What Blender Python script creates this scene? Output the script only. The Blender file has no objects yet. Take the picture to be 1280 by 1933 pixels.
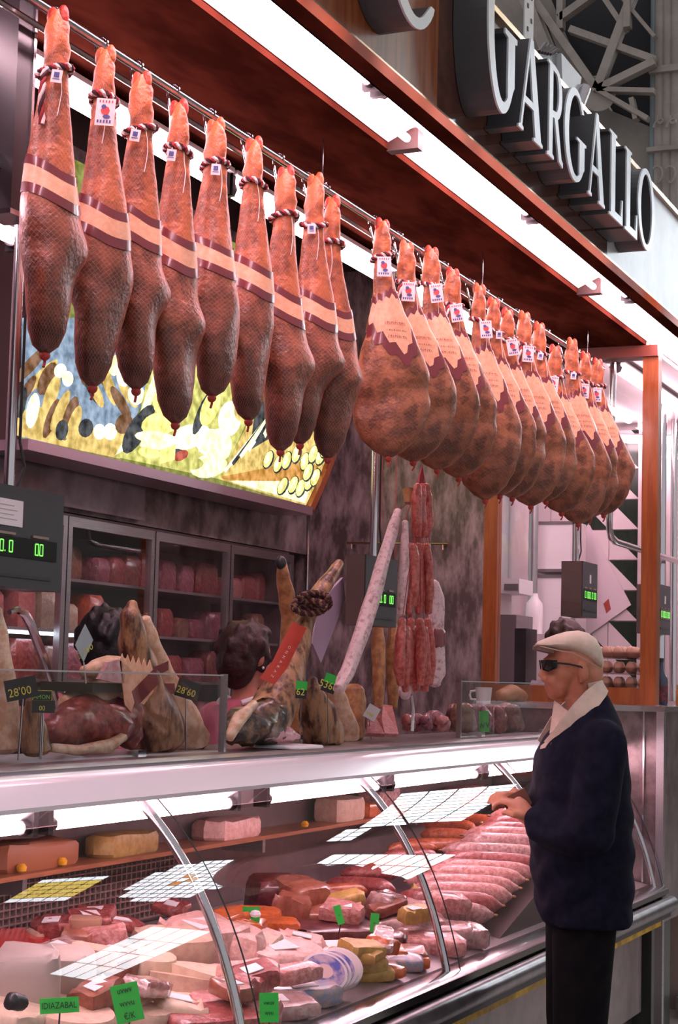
import bpy, bmesh, math, random
from mathutils import Vector, Matrix, geometry
random.seed(7)
R_ = math.radians
scene = bpy.context.scene
col = scene.collection

# ------------------------------------------------------------------ camera
F_PX, CX, CY = 3300.0, 640.0, 966.5            # focal length in pixels of a 1280 x 1933 frame
AX = Vector((2100-CX, 1320-CY, F_PX)).normalized()      # counter direction seen in camera space
AH = Vector((0, 1282-CY, F_PX)).normalized()
AZ = AX.cross(AH).normalized()
if AZ.y > 0: AZ = -AZ
AY = AZ.cross(AX)
CAM = Vector((0, 0, 1.55))
def ray(px, py):
    c = Vector(((px-CX)/F_PX, (py-CY)/F_PX, 1.0))
    return Vector((AX.dot(c), AY.dot(c), AZ.dot(c)))
def at(px, py, d): return CAM + ray(px, py)*d
def on(axis, px, py, val):
    r = ray(px, py); return CAM + r*((val-CAM[axis])/r[axis])
def onx(px, py, x): return on(0, px, py, x)
def ony(px, py, y): return on(1, px, py, y)
def onz(px, py, z): return on(2, px, py, z)
def w(v): return Vector((AX.dot(v), AY.dot(v), AZ.dot(v)))
cd = bpy.data.cameras.new('camera'); cam = bpy.data.objects.new('camera', cd); col.objects.link(cam)
right, up, fwd = w(Vector((1,0,0))), w(Vector((0,-1,0))), w(Vector((0,0,1)))
M = Matrix((right, up, -fwd)).transposed().to_4x4(); M.translation = CAM
cam.matrix_world = M
cd.sensor_fit = 'HORIZONTAL'; cd.sensor_width = 36; cd.lens = F_PX/1280*36
cd.clip_start = .05; cd.clip_end = 200
scene.camera = cam
scene.view_settings.view_transform = 'Standard'; scene.view_settings.look = 'None'
scene.view_settings.exposure = 0.52; scene.view_settings.gamma = 1; scene.view_settings.use_curve_mapping = False

# ------------------------------------------------------------------ world: dim daylight of the market hall
wd = bpy.data.worlds.new('hall_daylight'); scene.world = wd; wd.use_nodes = True
wd.node_tree.nodes['Background'].inputs[0].default_value = (.92, .90, .95, 1)
wd.node_tree.nodes['Background'].inputs[1].default_value = .42
TUBE = 24.0        # radiance of the fluorescent tubes
TUBE_COL = (1.0, .64, .74)

# ------------------------------------------------------------------ materials
MAT = {}
def mat(name, c, rough=.5, metal=0, c2=None, scale=20, bump=0, bscale=None, spec=.5, emit=0, coat=0, sheen=0, stretch=None, detail=7, contrast=(.41,.60), trans=0, sss=0):
    if name in MAT: return MAT[name]
    m = bpy.data.materials.new(name); m.use_nodes = True; nt = m.node_tree; b = nt.nodes['Principled BSDF']
    c = tuple(c)+(1,)
    b.inputs['Base Color'].default_value = c; b.inputs['Roughness'].default_value = rough
    b.inputs['Metallic'].default_value = metal; b.inputs['Specular IOR Level'].default_value = spec
    b.inputs['Coat Weight'].default_value = coat; b.inputs['Coat Roughness'].default_value = .12
    if sheen: b.inputs['Sheen Weight'].default_value = sheen
    if trans: b.inputs['Transmission Weight'].default_value = trans
    if emit:
        b.inputs['Emission Color'].default_value = c; b.inputs['Emission Strength'].default_value = emit
    if c2 or bump:
        tc = nt.nodes.new('ShaderNodeTexCoord'); mp = nt.nodes.new('ShaderNodeMapping')
        nt.links.new(tc.outputs['Object'], mp.inputs[0])
        if stretch: mp.inputs['Scale'].default_value = stretch
    if c2:
        n = nt.nodes.new('ShaderNodeTexNoise'); n.inputs['Scale'].default_value = scale; n.inputs['Detail'].default_value = detail; n.inputs['Roughness'].default_value = .62
        nt.links.new(mp.outputs[0], n.inputs['Vector'])
        r = nt.nodes.new('ShaderNodeValToRGB'); r.color_ramp.elements[0].position = contrast[0]; r.color_ramp.elements[1].position = contrast[1]
        r.color_ramp.elements[0].color = c; r.color_ramp.elements[1].color = tuple(c2)+(1,)
        nt.links.new(n.outputs['Fac'], r.inputs[0]); nt.links.new(r.outputs[0], b.inputs['Base Color'])
        if emit: nt.links.new(r.outputs[0], b.inputs['Emission Color'])
    if bump:
        n2 = nt.nodes.new('ShaderNodeTexNoise'); n2.inputs['Scale'].default_value = bscale or scale; n2.inputs['Detail'].default_value = 3
        nt.links.new(mp.outputs[0], n2.inputs['Vector'])
        bp = nt.nodes.new('ShaderNodeBump'); bp.inputs['Strength'].default_value = bump; bp.inputs['Distance'].default_value = .01
        nt.links.new(n2.outputs['Fac'], bp.inputs['Height']); nt.links.new(bp.outputs[0], b.inputs['Normal'])
    MAT[name] = m; return m
def emat(name, c, s):
    if name in MAT: return MAT[name]
    m = bpy.data.materials.new(name); m.use_nodes = True; nt = m.node_tree; nt.nodes.clear()
    e = nt.nodes.new('ShaderNodeEmission'); e.inputs[0].default_value = tuple(c)+(1,); e.inputs[1].default_value = s
    o = nt.nodes.new('ShaderNodeOutputMaterial'); nt.links.new(e.outputs[0], o.inputs[0]); MAT[name] = m; return m
def glassmat(name, tint=(1,1,1), ior=1.5, rough=0.0):
    if name in MAT: return MAT[name]
    m = bpy.data.materials.new(name); m.use_nodes = True; nt = m.node_tree; nt.nodes.clear()
    t = nt.nodes.new('ShaderNodeBsdfTransparent'); t.inputs[0].default_value = tuple(tint)+(1,)
    g = nt.nodes.new('ShaderNodeBsdfGlossy'); g.inputs['Roughness'].default_value = rough
    fr = nt.nodes.new('ShaderNodeFresnel'); fr.inputs['IOR'].default_value = ior
    mx = nt.nodes.new('ShaderNodeMixShader'); o = nt.nodes.new('ShaderNodeOutputMaterial')
    ge = nt.nodes.new('ShaderNodeNewGeometry'); ir = nt.nodes.new('ShaderNodeMapRange'); ir.inputs['To Min'].default_value = ior; ir.inputs['To Max'].default_value = 1/ior   # a thin pane: the same index from either side
    nt.links.new(ge.outputs['Backfacing'], ir.inputs['Value']); nt.links.new(ir.outputs[0], fr.inputs['IOR'])
    nt.links.new(fr.outputs[0], mx.inputs[0]); nt.links.new(t.outputs[0], mx.inputs[1]); nt.links.new(g.outputs[0], mx.inputs[2]); nt.links.new(mx.outputs[0], o.inputs[0])
    MAT[name] = m; return m

CHROME = mat('chrome', (.62,.60,.62), .16, 1)
STEEL = mat('brushed_steel', (.50,.48,.49), .32, 1, c2=(.40,.38,.39), scale=8, stretch=(1,40,40))
DARKSTEEL = mat('dark_steel', (.16,.14,.145), .3, .9)
BLACK = mat('black_plastic', (.02,.02,.022), .4)
WHITE = mat('white_enamel', (.82,.79,.80), .35)
PAPER = mat('white_paper', (.85,.82,.83), .7)
SOFFIT = mat('lacquered_brown_panel', (.044,.0105,.0065), .5, c2=(.092,.022,.013), scale=2.0, spec=.0, detail=3, stretch=(1,3,1))
SOFFIT.node_tree.nodes['Principled BSDF'].inputs['IOR'].default_value = 1.12
FASCIA = mat('polished_red_brown_stone', (.075,.026,.018), .14, c2=(.12,.042,.026), scale=14, coat=.3)
WOOD = mat('orange_varnished_wood', (.36,.095,.022), .3, c2=(.27,.062,.014), scale=7, stretch=(6,6,.6), coat=.3)
GOLD = mat('brass_edge', (.80,.62,.45), .22, 1)
TUBEMAT = emat('fluorescent_tube_glow', TUBE_COL, TUBE)
MARBLE = mat('dark_veined_marble', (.10,.070,.072), .30, c2=(.40,.31,.315), scale=8, detail=12, contrast=(.40,.66), stretch=(1,2.2,.8), coat=.1)
GLASS = glassmat('clear_glass', (.97,.97,.97), 1.5)

# ------------------------------------------------------------------ mesh helpers
class MB:
    def __init__(s): s.v = []; s.f = []; s.m = []
    def add(s, vs, fs, mi=0):
        o = len(s.v); s.v += [Vector(v) for v in vs]; s.f += [tuple(i+o for i in f) for f in fs]; s.m += [mi]*len(fs); return s
    def box(s, lo, hi, mi=0, mtx=None):
        x0,y0,z0 = lo; x1,y1,z1 = hi
        vs = [Vector(p) for p in ((x0,y0,z0),(x1,y0,z0),(x1,y1,z0),(x0,y1,z0),(x0,y0,z1),(x1,y0,z1),(x1,y1,z1),(x0,y1,z1))]
        if mtx: vs = [mtx @ v for v in vs]
        return s.add(vs, [(0,3,2,1),(4,5,6,7),(0,1,5,4),(1,2,6,5),(2,3,7,6),(3,0,4,7)], mi)
    def loft(s, rings, cap=True, mi=0, closed=False):
        n = len(rings[0]); vs = [p for r in rings for p in r]; fs = []
        k = len(rings)
        for i in range(k if closed else k-1):
            a = i*n; b = ((i+1) % k)*n
            for j in range(n):
                jj = (j+1) % n; fs.append((a+j, a+jj, b+jj, b+j))
        if cap and not closed:
            fs.append(tuple(range(n))[::-1]); fs.append(tuple(range((k-1)*n, k*n)))
        return s.add(vs, fs, mi)
    def tube(s, path, r, n=8, mi=0, cap=True, closed=False, flat=None):
        path = [Vector(p) for p in path]; k = len(path); rs = r if isinstance(r, (list, tuple)) else [r]*k
        rings = []; prev = None
        for i, p in enumerate(path):
            if closed: t = path[(i+1) % k]-path[i-1]
            else: t = path[min(i+1, k-1)]-path[max(i-1, 0)]
            t = t.normalized() if t.length > 1e-9 else Vector((0,0,1))
            if prev is None: a = t.orthogonal().normalized()
            else:
                a = prev-t*prev.dot(t); a = a.normalized() if a.length > 1e-6 else t.orthogonal().normalized()
            prev = a; b = t.cross(a)
            rings.append([p+(a*math.cos(2*math.pi*j/n)+b*math.sin(2*math.pi*j/n))*rs[i] for j in range(n)])
        return s.loft(rings, cap, mi, closed)
    def cyl(s, p0, p1, r0, r1=None, n=12, mi=0): return s.tube([p0, p1], [r0, r0 if r1 is None else r1], n, mi)
    def ell(s, c, r, nu=14, nv=9, mi=0, mtx=None):
        c = Vector(c); vs = []; fs = []
        for i in range(nv+1):
            th = math.pi*i/nv
            for j in range(nu):
                ph = 2*math.pi*j/nu
                p = Vector((r[0]*math.sin(th)*math.cos(ph), r[1]*math.sin(th)*math.sin(ph), -r[2]*math.cos(th)))
                if mtx: p = mtx @ p
                vs.append(c+p)
        for i in range(nv):
            for j in range(nu):
                jj = (j+1) % nu; fs.append((i*nu+j, i*nu+jj, (i+1)*nu+jj, (i+1)*nu+j))
        return s.add(vs, fs, mi)
    def lathe(s, prof, c=(0,0,0), n=16, mi=0, axis=None):
        c = Vector(c); rings = []
        A = axis.normalized() if axis else Vector((0,0,1))
        a = A.orthogonal().normalized(); b = A.cross(a)
        for r, z in prof: rings.append([c+A*z+(a*math.cos(2*math.pi*j/n)+b*math.sin(2*math.pi*j/n))*r for j in range(n)])
        return s.loft(rings, True, mi)
    def prism(s, outer, holes, fn0, fn1, mi=0, mside=None):
        # polygon with holes, fn0 / fn1 map 2-D points to the two faces
        loops = [outer]+list(holes); flat = [p for l in loops for p in l]
        tris = geometry.tessellate_polygon([[Vector((p[0],p[1],0)) for p in l] for l in loops])
        n = len(flat); vs = [fn0(p) for p in flat]+[fn1(p) for p in flat]
        s.add(vs, [tuple(t) for t in tris], mi); o = len(s.v)-2*n
        s.f += [tuple(i+n+o for i in t[::-1]) for t in tris]; s.m += [mi]*len(tris)
        ms = mi if mside is None else mside; b = 0
        for l in loops:
            k = len(l)
            for j in range(k):
                s.f.append((o+b+j, o+b+(j+1) % k, o+b+n+(j+1) % k, o+b+n+j)); s.m.append(ms)
            b += k
        return s
    def quad(s, a, b, c, d, mi=0): return s.add([a,b,c,d], [(0,1,2,3)], mi)
    def slab(s, pts, th, mi=0):       # a thin plate: polygon with thickness along its normal
        pts = [Vector(p) for p in pts]; n = (pts[1]-pts[0]).cross(pts[-1]-pts[0]).normalized()*th; k = len(pts)
        fs = [tuple(range(k)), tuple(range(k, 2*k))[::-1]]+[(i, i+k, (i+1) % k+k, (i+1) % k) for i in range(k)]
        return s.add(pts+[p+n for p in pts], fs, mi)
    def build(s, name, mats, parent=None, smooth=True, world=False, fix=True):
        if not isinstance(mats, (list, tuple)): mats = [mats]
        vs = s.v; org = Vector((0,0,0))
        if parent is not None and world:
            root = parent
            while root.parent: root = root.parent
            vs = [v-root.location for v in vs]
        elif parent is None:
            xs = [v.x for v in vs]; ys = [v.y for v in vs]; zs = [v.z for v in vs]
            org = Vector(((min(xs)+max(xs))/2, (min(ys)+max(ys))/2, min(zs))); vs = [v-org for v in vs]
        me = bpy.data.meshes.new(name); me.from_pydata([tuple(v) for v in vs], [], s.f)
        for m in mats: me.materials.append(m)
        me.polygons.foreach_set('material_index', s.m)
        if fix:
            bm = bmesh.new(); bm.from_mesh(me); bmesh.ops.recalc_face_normals(bm, faces=bm.faces); bm.to_mesh(me); bm.free()
        if smooth:
            me.polygons.foreach_set('use_smooth', [True]*len(me.polygons))
            me.set_sharp_from_angle(angle=R_(38))
        o = bpy.data.objects.new(name, me); col.objects.link(o); o.location = org
        if parent is not None: o.parent = parent
        return o
def tag(o, label, cat, group=None):
    o['label'] = label; o['category'] = cat
    if group: o['group'] = group
    return o
def struct(o): o['kind'] = 'structure'; return o
def stuff(o): o['kind'] = 'stuff'; return o
def thing(name, label, cat, loc=(0,0,0), rz=0, group=None):
    o = bpy.data.objects.new(name, None); o.empty_display_size = .05; col.objects.link(o); o.location = loc; o.rotation_euler = (0,0,rz)
    return tag(o, label, cat, group)
def copy_tree(o, parent=None):
    c = o.copy(); col.objects.link(c); c.parent = parent
    for ch in list(o.children): copy_tree(ch, c)
    return c
def fused(mb, voxel, smooth_it=4):
    # one continuous surface out of overlapping volumes
    me = bpy.data.meshes.new('tmp'); me.from_pydata([tuple(v) for v in mb.v], [], mb.f)
    bm = bmesh.new(); bm.from_mesh(me); bmesh.ops.recalc_face_normals(bm, faces=bm.faces); bm.to_mesh(me); bm.free()
    o = bpy.data.objects.new('tmp', me); col.objects.link(o)
    md = o.modifiers.new('r', 'REMESH'); md.mode = 'VOXEL'; md.voxel_size = voxel
    if smooth_it:
        sm = o.modifiers.new('s', 'SMOOTH'); sm.iterations = smooth_it; sm.factor = .5
    dg = bpy.context.evaluated_depsgraph_get(); ev = o.evaluated_get(dg); m2 = ev.to_mesh()
    out = MB(); out.v = [v.co.copy() for v in m2.vertices]; out.f = [tuple(p.vertices) for p in m2.polygons]; out.m = [0]*len(out.f)
    ev.to_mesh_clear(); bpy.data.objects.remove(o); bpy.data.meshes.remove(me); return out
def lerp(a, b, t): return a+(b-a)*t
def interp(tab, t):
    for i in range(len(tab)-1):
        if t <= tab[i+1][0]:
            k = (t-tab[i][0])/(tab[i+1][0]-tab[i][0]); k = k*k*(3-2*k)*.5+k*.5
            return tab[i][1]+(tab[i+1][1]-tab[i][1])*k
    return tab[-1][1]
ORD = ['first','second','third','fourth','fifth','sixth','seventh','eighth','ninth','tenth','eleventh','twelfth','thirteenth','fourteenth','fifteenth','sixteenth','seventeenth','eighteenth','nineteenth','twentieth','twenty-first','twenty-second','twenty-third']

# ------------------------------------------------------------------ the hall and the stall shell
X0, X1 = 1.2, 8.25                        # stall runs along x
struct(MB().box((-3,-16,-.05), (24,8,0)).build('floor', mat('worn_beige_terrazzo', (.34,.29,.26), .35, c2=(.26,.22,.20), scale=30)))
HALLW = mat('greige_painted_iron', (.26,.228,.20), .75, c2=(.21,.183,.16), scale=3, detail=6)
end = struct(MB().box((22,-16,0), (22.3,14,16)).build('wall_end', HALLW))
# canopy soffit: strip, lamp trough, main panel
SZ = 3.2
XE = 11.5
so = MB(); so.box((X0,1.79,SZ), (X1,1.862,SZ+.03)); so.box((X0,2.045,SZ), (X1,2.72,SZ+.03)); struct(so.build('ceiling', SOFFIT, smooth=False))
struct(MB().box((X0,2.72,3.68), (X1,4.2,3.71)).build('ceiling', mat('dark_rear_ceiling', (.035,.018,.015), .5)))
struct(MB().box((X0,2.72,SZ), (X1,2.75,3.68)).build('trim_1', SOFFIT))
tr = MB(); tr.box((X0,1.862,SZ+.115), (XE,2.045,SZ+.135)); tr.box((X0,1.856,SZ), (XE,1.862,SZ+.115)); tr.box((X0,2.045,SZ+.03), (XE,2.05,SZ+.115))
struct(tr.build('trim_2', mat('pink_white_trough', (.50,.36,.36), .6)))
# sign fascia and its brass edges
struct(MB().box((4.60,1.762,SZ), (6.47,1.79,3.655)).build('wall_fascia', FASCIA)); struct(MB().box((X0,1.762,SZ), (4.60,1.79,3.655)).build('wall_fascia_wood', mat('fascia_wood', (.30,.085,.025), .35, c2=(.20,.05,.014), scale=6, stretch=(7,7,.6))))
struct(MB().box((X0,1.757,SZ-.006), (9.6,1.795,SZ)).build('trim_3', GOLD))
struct(MB().box((X0,1.745,3.655), (9.6,1.80,3.675)).build('trim_4', GOLD))
struct(MB().box((6.47,1.762,SZ), (9.6,1.79,3.655)).build('wall_fascia_next', mat('pale_grey_panel', (.60,.60,.62), .35, c2=(.50,.50,.52), scale=4)))
struct(MB().box((X1,1.79,SZ), (XE,1.862,SZ+.03)).build('ceiling', SOFFIT))
struct(MB().box((X1,2.05,SZ), (XE,4.0,SZ+.03)).build('ceiling_next', mat('pale_ceiling_panel', (.62,.56,.56), .4)))

# lamps in the trough: outer row of tubes, inner row behind reflectors
def fluorescent(x0, x1, y, z, r, label, group, refl=None, n=8):
    t = thing('fluorescent_lamp', label, 'lamp', ((x0+x1)/2, y, z), 0, group); h = (x1-x0)/2
    MB().cyl((-h+.02,0,0), (h-.02,0,0), r, n=n).build('tube', TUBEMAT, t)
    for sx in (-1, 1):
        m = MB(); m.cyl((sx*(h-.02),0,0), (sx*(h-.045),0,0), r*1.25, n=10); m.box((min(sx*h,sx*(h-.02)),-r*1.5,-r*1.5), (max(sx*h,sx*(h-.02)),r*1.5,.06)); m.build('lamp_holder', BLACK, t)
    if refl: refl(t, h)
    return t
for i, (a, b) in enumerate(((1.6,3.0),(3.03,4.46),(4.50,5.93),(5.97,7.34),(7.38,8.8),(8.84,10.3))):
    fluorescent(a, b, 1.905, SZ+.045, .017, 'bare white fluorescent tube in the outer row of the canopy trough, %s from the left' % ORD[i], 'outer canopy tubes')
REFL = mat('white_reflector', (.92,.86,.88), .4)
def reflector(t, h):
    m = MB(); m.slab([(-h,-.045,.045),(h,-.045,.045),(h,.05,.0),(-h,.05,.0)], .003); m.build('reflector', REFL, t)
    m = MB(); m.cyl((-h+.03,-.025,-.005), (h-.03,-.025,-.005), .012, n=8); m.build('tube', TUBEMAT, t)
for i, (a, b) in enumerate(((1.5,2.85),(2.9,4.91),(4.975,7.04),(7.10,9.1))):
    t = thing('reflector_lamp', 'white reflector lamp in the inner row of the canopy trough, %s from the left' % ORD[i], 'lamp', ((a+b)/2, 1.99, SZ+.02), 0, 'inner canopy lamps')
    reflector(t, (b-a)/2)
for k, xx in enumerate((2.875, 4.943, 7.07, 9.12)): struct(MB().box((xx-.022,1.945,SZ-.004), (xx+.022,2.05,SZ+.06)).build('trim_%d' % (20+k), mat('dark_bracket', (.05,.02,.015), .6)))
# strip behind the hams
for i, (a, b) in enumerate(((1.9,3.45),(3.47,4.9),(4.92,6.35),(6.37,7.8))):
    def rf(t, h):
        MB().box((-h,-.05,.035), (h,.05,.05)).build('housing', REFL, t)
    fluorescent(a, b, 2.62, 3.135, .022, 'fluorescent tube hanging behind the hams, %s from the left' % ORD[i], 'tubes behind the hams', rf)
fluorescent(3.0, 3.98, 2.75, 2.74, .024, 'short fluorescent tube low at the left edge beside the steel post', None)

# ------------------------------------------------------------------ sign letters
LF = mat('letter_face_silver', (.74,.77,.80), .28, c2=(.62,.65,.69), scale=6); LS = mat('letter_side_dark_grey', (.075,.075,.08), .38)
def arc(cx, cy, rx, ry, a0, a1, n): return [(cx+rx*math.cos(R_(a0+(a1-a0)*i/n)), cy+ry*math.sin(R_(a0+(a1-a0)*i/n))) for i in range(n+1)]
def glyph(ch):
    if ch == 'A':
        return [(0,0),(.20,0),(.20,.035),(.145,.045),(.235,.30),(.60,.30),(.69,.04),(.62,.03),(.62,0),(1,0),(1,.03),(.93,.05),(.56,1),(.44,1),(.08,.05),(0,.03)], [[(.26,.37),(.575,.37),(.43,.82)]]
    if ch == 'L': return [(0,0),(1,0),(1,.30),(.93,.30),(.86,.09),(.42,.09),(.42,.96),(.52,.97),(.52,1),(0,1),(0,.97),(.12,.96),(.12,.04),(0,.03)], []
    if ch == 'O': return arc(.5,.5,.5,.51,0,355,40), [arc(.5,.5,.33,.44,0,350,36)]
    if ch == 'R':
        return [(0,0),(.42,0),(.42,.03),(.32,.05),(.32,.44),(.44,.44),(.74,.03),(1,0),(1,.05),(.90,.08),(.64,.46)]+arc(.56,.72,.34,.265,-70,85,14)+[(.40,1),(0,1),(0,.97),(.10,.96),(.10,.05),(0,.03)], [[(.32,.51)]+arc(.50,.725,.20,.205,-80,80,10)+[(.32,.935)]]
    if ch in 'GC':
        o = arc(.52,.5,.52,.51,38,318,34)
        if ch == 'G': o += [(.97,.20),(.97,.46),(1.05,.47),(1.05,.50),(.60,.50),(.60,.47),(.72,.46),(.72,.14)]
        else: o += [(.93,.20),(.86,.20)]
        i = arc(.56,.5,.36,.44,-62,-318,30)
        return o+i, []
def sign_letter(ch, x0, x1, z0, z1, label, y0=1.655, y1=1.76):
    o, h = glyph(ch); t = thing('sign_letter', label, 'sign letter', ((x0+x1)/2, y1, z0), 0, 'letters of the shop sign')
    mp = lambda y: (lambda p: Vector((x0+p[0]*(x1-x0)-(x0+x1)/2, y-y1, p[1]*(z1-z0))))
    MB().prism(o, h, mp(y0), mp(y1)).build('letter_body', LS, t, smooth=False)
    def ins(l): return [(lerp(.5,p[0],1), p[1]) for p in l]
    MB().prism(o, h, mp(y0-.006), mp(y0)).build('letter_face', LF, t, smooth=False)
zb, zt = 3.262, 3.580
sign_letter('C', 3.93, 4.30, 3.262, 3.74, 'cropped silver sign letter with only its round bottom in view')
sign_letter('G', 4.715, 4.975, 3.258, 3.79, 'tall silver letter G that starts the shop sign')
for ch, a, b, lab in (('A',5.012,5.262,'silver letter A right after the tall G'),('R',5.312,5.49,'silver letter R of the shop sign'),('G',5.505,5.755,'smaller silver letter G between the R and an A'),('A',5.80,6.02,'silver letter A between the small G and the first L'),('L',6.08,6.27,'first silver letter L of the shop sign'),('L',6.30,6.49,'second silver letter L, just before the O'),('O',6.50,6.77,'silver letter O ending the shop sign')):
    sign_letter(ch, a, b, zb, zt, lab)

# ------------------------------------------------------------------ the hanging rail
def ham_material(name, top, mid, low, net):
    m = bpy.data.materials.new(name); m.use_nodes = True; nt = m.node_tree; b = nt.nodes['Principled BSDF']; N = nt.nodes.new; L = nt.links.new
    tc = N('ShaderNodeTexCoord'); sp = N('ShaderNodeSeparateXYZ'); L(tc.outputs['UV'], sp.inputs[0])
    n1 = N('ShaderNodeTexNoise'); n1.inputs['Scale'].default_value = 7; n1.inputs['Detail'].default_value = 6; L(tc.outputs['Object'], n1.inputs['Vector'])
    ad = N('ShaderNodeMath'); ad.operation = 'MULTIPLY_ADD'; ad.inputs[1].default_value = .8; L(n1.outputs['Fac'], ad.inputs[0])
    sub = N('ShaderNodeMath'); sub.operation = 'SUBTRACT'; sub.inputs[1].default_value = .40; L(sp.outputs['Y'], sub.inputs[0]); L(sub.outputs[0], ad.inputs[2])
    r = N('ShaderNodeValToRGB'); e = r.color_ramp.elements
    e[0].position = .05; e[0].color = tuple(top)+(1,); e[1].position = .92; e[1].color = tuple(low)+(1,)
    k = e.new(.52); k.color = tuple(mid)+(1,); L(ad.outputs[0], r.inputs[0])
    # darker weathered blotches
    n2 = N('ShaderNodeTexNoise'); n2.inputs['Scale'].default_value = 24; n2.inputs['Detail'].default_value = 8; L(tc.outputs['Object'], n2.inputs['Vector'])
    r2 = N('ShaderNodeValToRGB'); r2.color_ramp.elements[0].position = .40; r2.color_ramp.elements[0].color = (.38,.32,.30,1); r2.color_ramp.elements[1].position = .60; r2.color_ramp.elements[1].color = (1,1,1,1); L(n2.outputs['Fac'], r2.inputs[0])
    mx = N('ShaderNodeMix'); mx.data_type = 'RGBA'; mx.blend_type = 'MULTIPLY'; mx.inputs[0].default_value = .9; L(r.outputs[0], mx.inputs[6]); L(r2.outputs[0], mx.inputs[7])
    out = mx.outputs[2]
    if net:
        # diagonal netting stretched over the skin, from the surface coordinates
        acc = None
        for sgn in (1, -1):
            c = N('ShaderNodeMath'); c.operation = 'MULTIPLY_ADD'; c.inputs[1].default_value = sgn*34; L(sp.outputs['X'], c.inputs[0])
            s2 = N('ShaderNodeMath'); s2.operation = 'MULTIPLY'; s2.inputs[1].default_value = 62; L(sp.outputs['Y'], s2.inputs[0]); L(s2.outputs[0], c.inputs[2])
            fr = N('ShaderNodeMath'); fr.operation = 'FRACT'; L(c.outputs[0], fr.inputs[0])
            lt = N('ShaderNodeMath'); lt.operation = 'LESS_THAN'; lt.inputs[1].default_value = .16; L(fr.outputs[0], lt.inputs[0])
            if acc is None: acc = lt.outputs[0]
            else:
                mxm = N('ShaderNodeMath'); mxm.operation = 'MAXIMUM'; L(acc, mxm.inputs[0]); L(lt.outputs[0], mxm.inputs[1]); acc = mxm.outputs[0]
        sc = N('ShaderNodeMath'); sc.operation = 'MULTIPLY'; sc.inputs[1].default_value = net; L(acc, sc.inputs[0])
        m2 = N('ShaderNodeMix'); m2.data_type = 'RGBA'; m2.inputs[7].default_value = (.80,.34,.24,1); L(sc.outputs[0], m2.inputs[0]); L(out, m2.inputs[6]); out = m2.outputs[2]
    L(out, b.inputs['Base Color'])
    b.inputs['Roughness'].default_value = .42; b.inputs['Coat Weight'].default_value = .15; b.inputs['Coat Roughness'].default_value = .25; b.inputs['Sheen Weight'].default_value = .35; b.inputs['Sheen Tint'].default_value = (1,.25,.15,1); b.inputs['Sheen Roughness'].default_value = .35
    n3 = N('ShaderNodeTexNoise'); n3.inputs['Scale'].default_value = 75; n3.inputs['Detail'].default_value = 5; L(tc.outputs['Object'], n3.inputs['Vector'])
    bp = N('ShaderNodeBump'); bp.inputs['Strength'].default_value = .7; bp.inputs['Distance'].default_value = .006; L(n3.outputs['Fac'], bp.inputs['Height']); L(bp.outputs[0], b.inputs['Normal'])
    return m
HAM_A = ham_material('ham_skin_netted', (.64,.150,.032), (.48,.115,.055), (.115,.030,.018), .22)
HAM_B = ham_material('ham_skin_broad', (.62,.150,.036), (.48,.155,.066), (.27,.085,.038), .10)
BAND_RED = mat('dark_red_band', (.19,.022,.030), .3, coat=.5)
BAND_PEACH = mat('peach_paper_band', (.86,.40,.24), .45, c2=(.92,.50,.32), scale=60)
INK = mat('red_brown_ink', (.36,.06,.05), .6)
ROPE_D = mat('rope_dark_strand', (.06,.012,.018), .8); ROPE_W = mat('rope_white_strand', (.80,.66,.64), .8); ROPE_R = mat('rope_red_strand', (.36,.03,.035), .8)
STRING = mat('white_string', (.85,.74,.70), .8)
EMB_R = mat('emblem_red', (.60,.05,.05), .6); EMB_B = mat('emblem_blue', (.06,.07,.25), .6)

ra = thing('hanging_rail', 'double polished steel rail running above the hams under the canopy', 'rail', ((X0+8.0)/2, 2.2, 3.03))
MB().cyl((X0,2.193,3.05), (8.0,2.193,3.05), .012, n=10).build('bar', CHROME, ra, world=True)
MB().cyl((X0,2.265,3.045), (8.0,2.265,3.045), .008, n=8).build('bar', CHROME, ra, world=True)
for xx in (3.0, 4.757, 6.255, 7.734):
    m = MB(); m.cyl((xx,2.193,3.05), (xx,2.193,SZ), .0022, n=6); m.build('wire', CHROME, ra, world=True)
    m = MB(); m.cyl((xx,2.193,3.05), (xx,2.265,3.045), .006, n=6); m.build('bracket', CHROME, ra, world=True)

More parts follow.
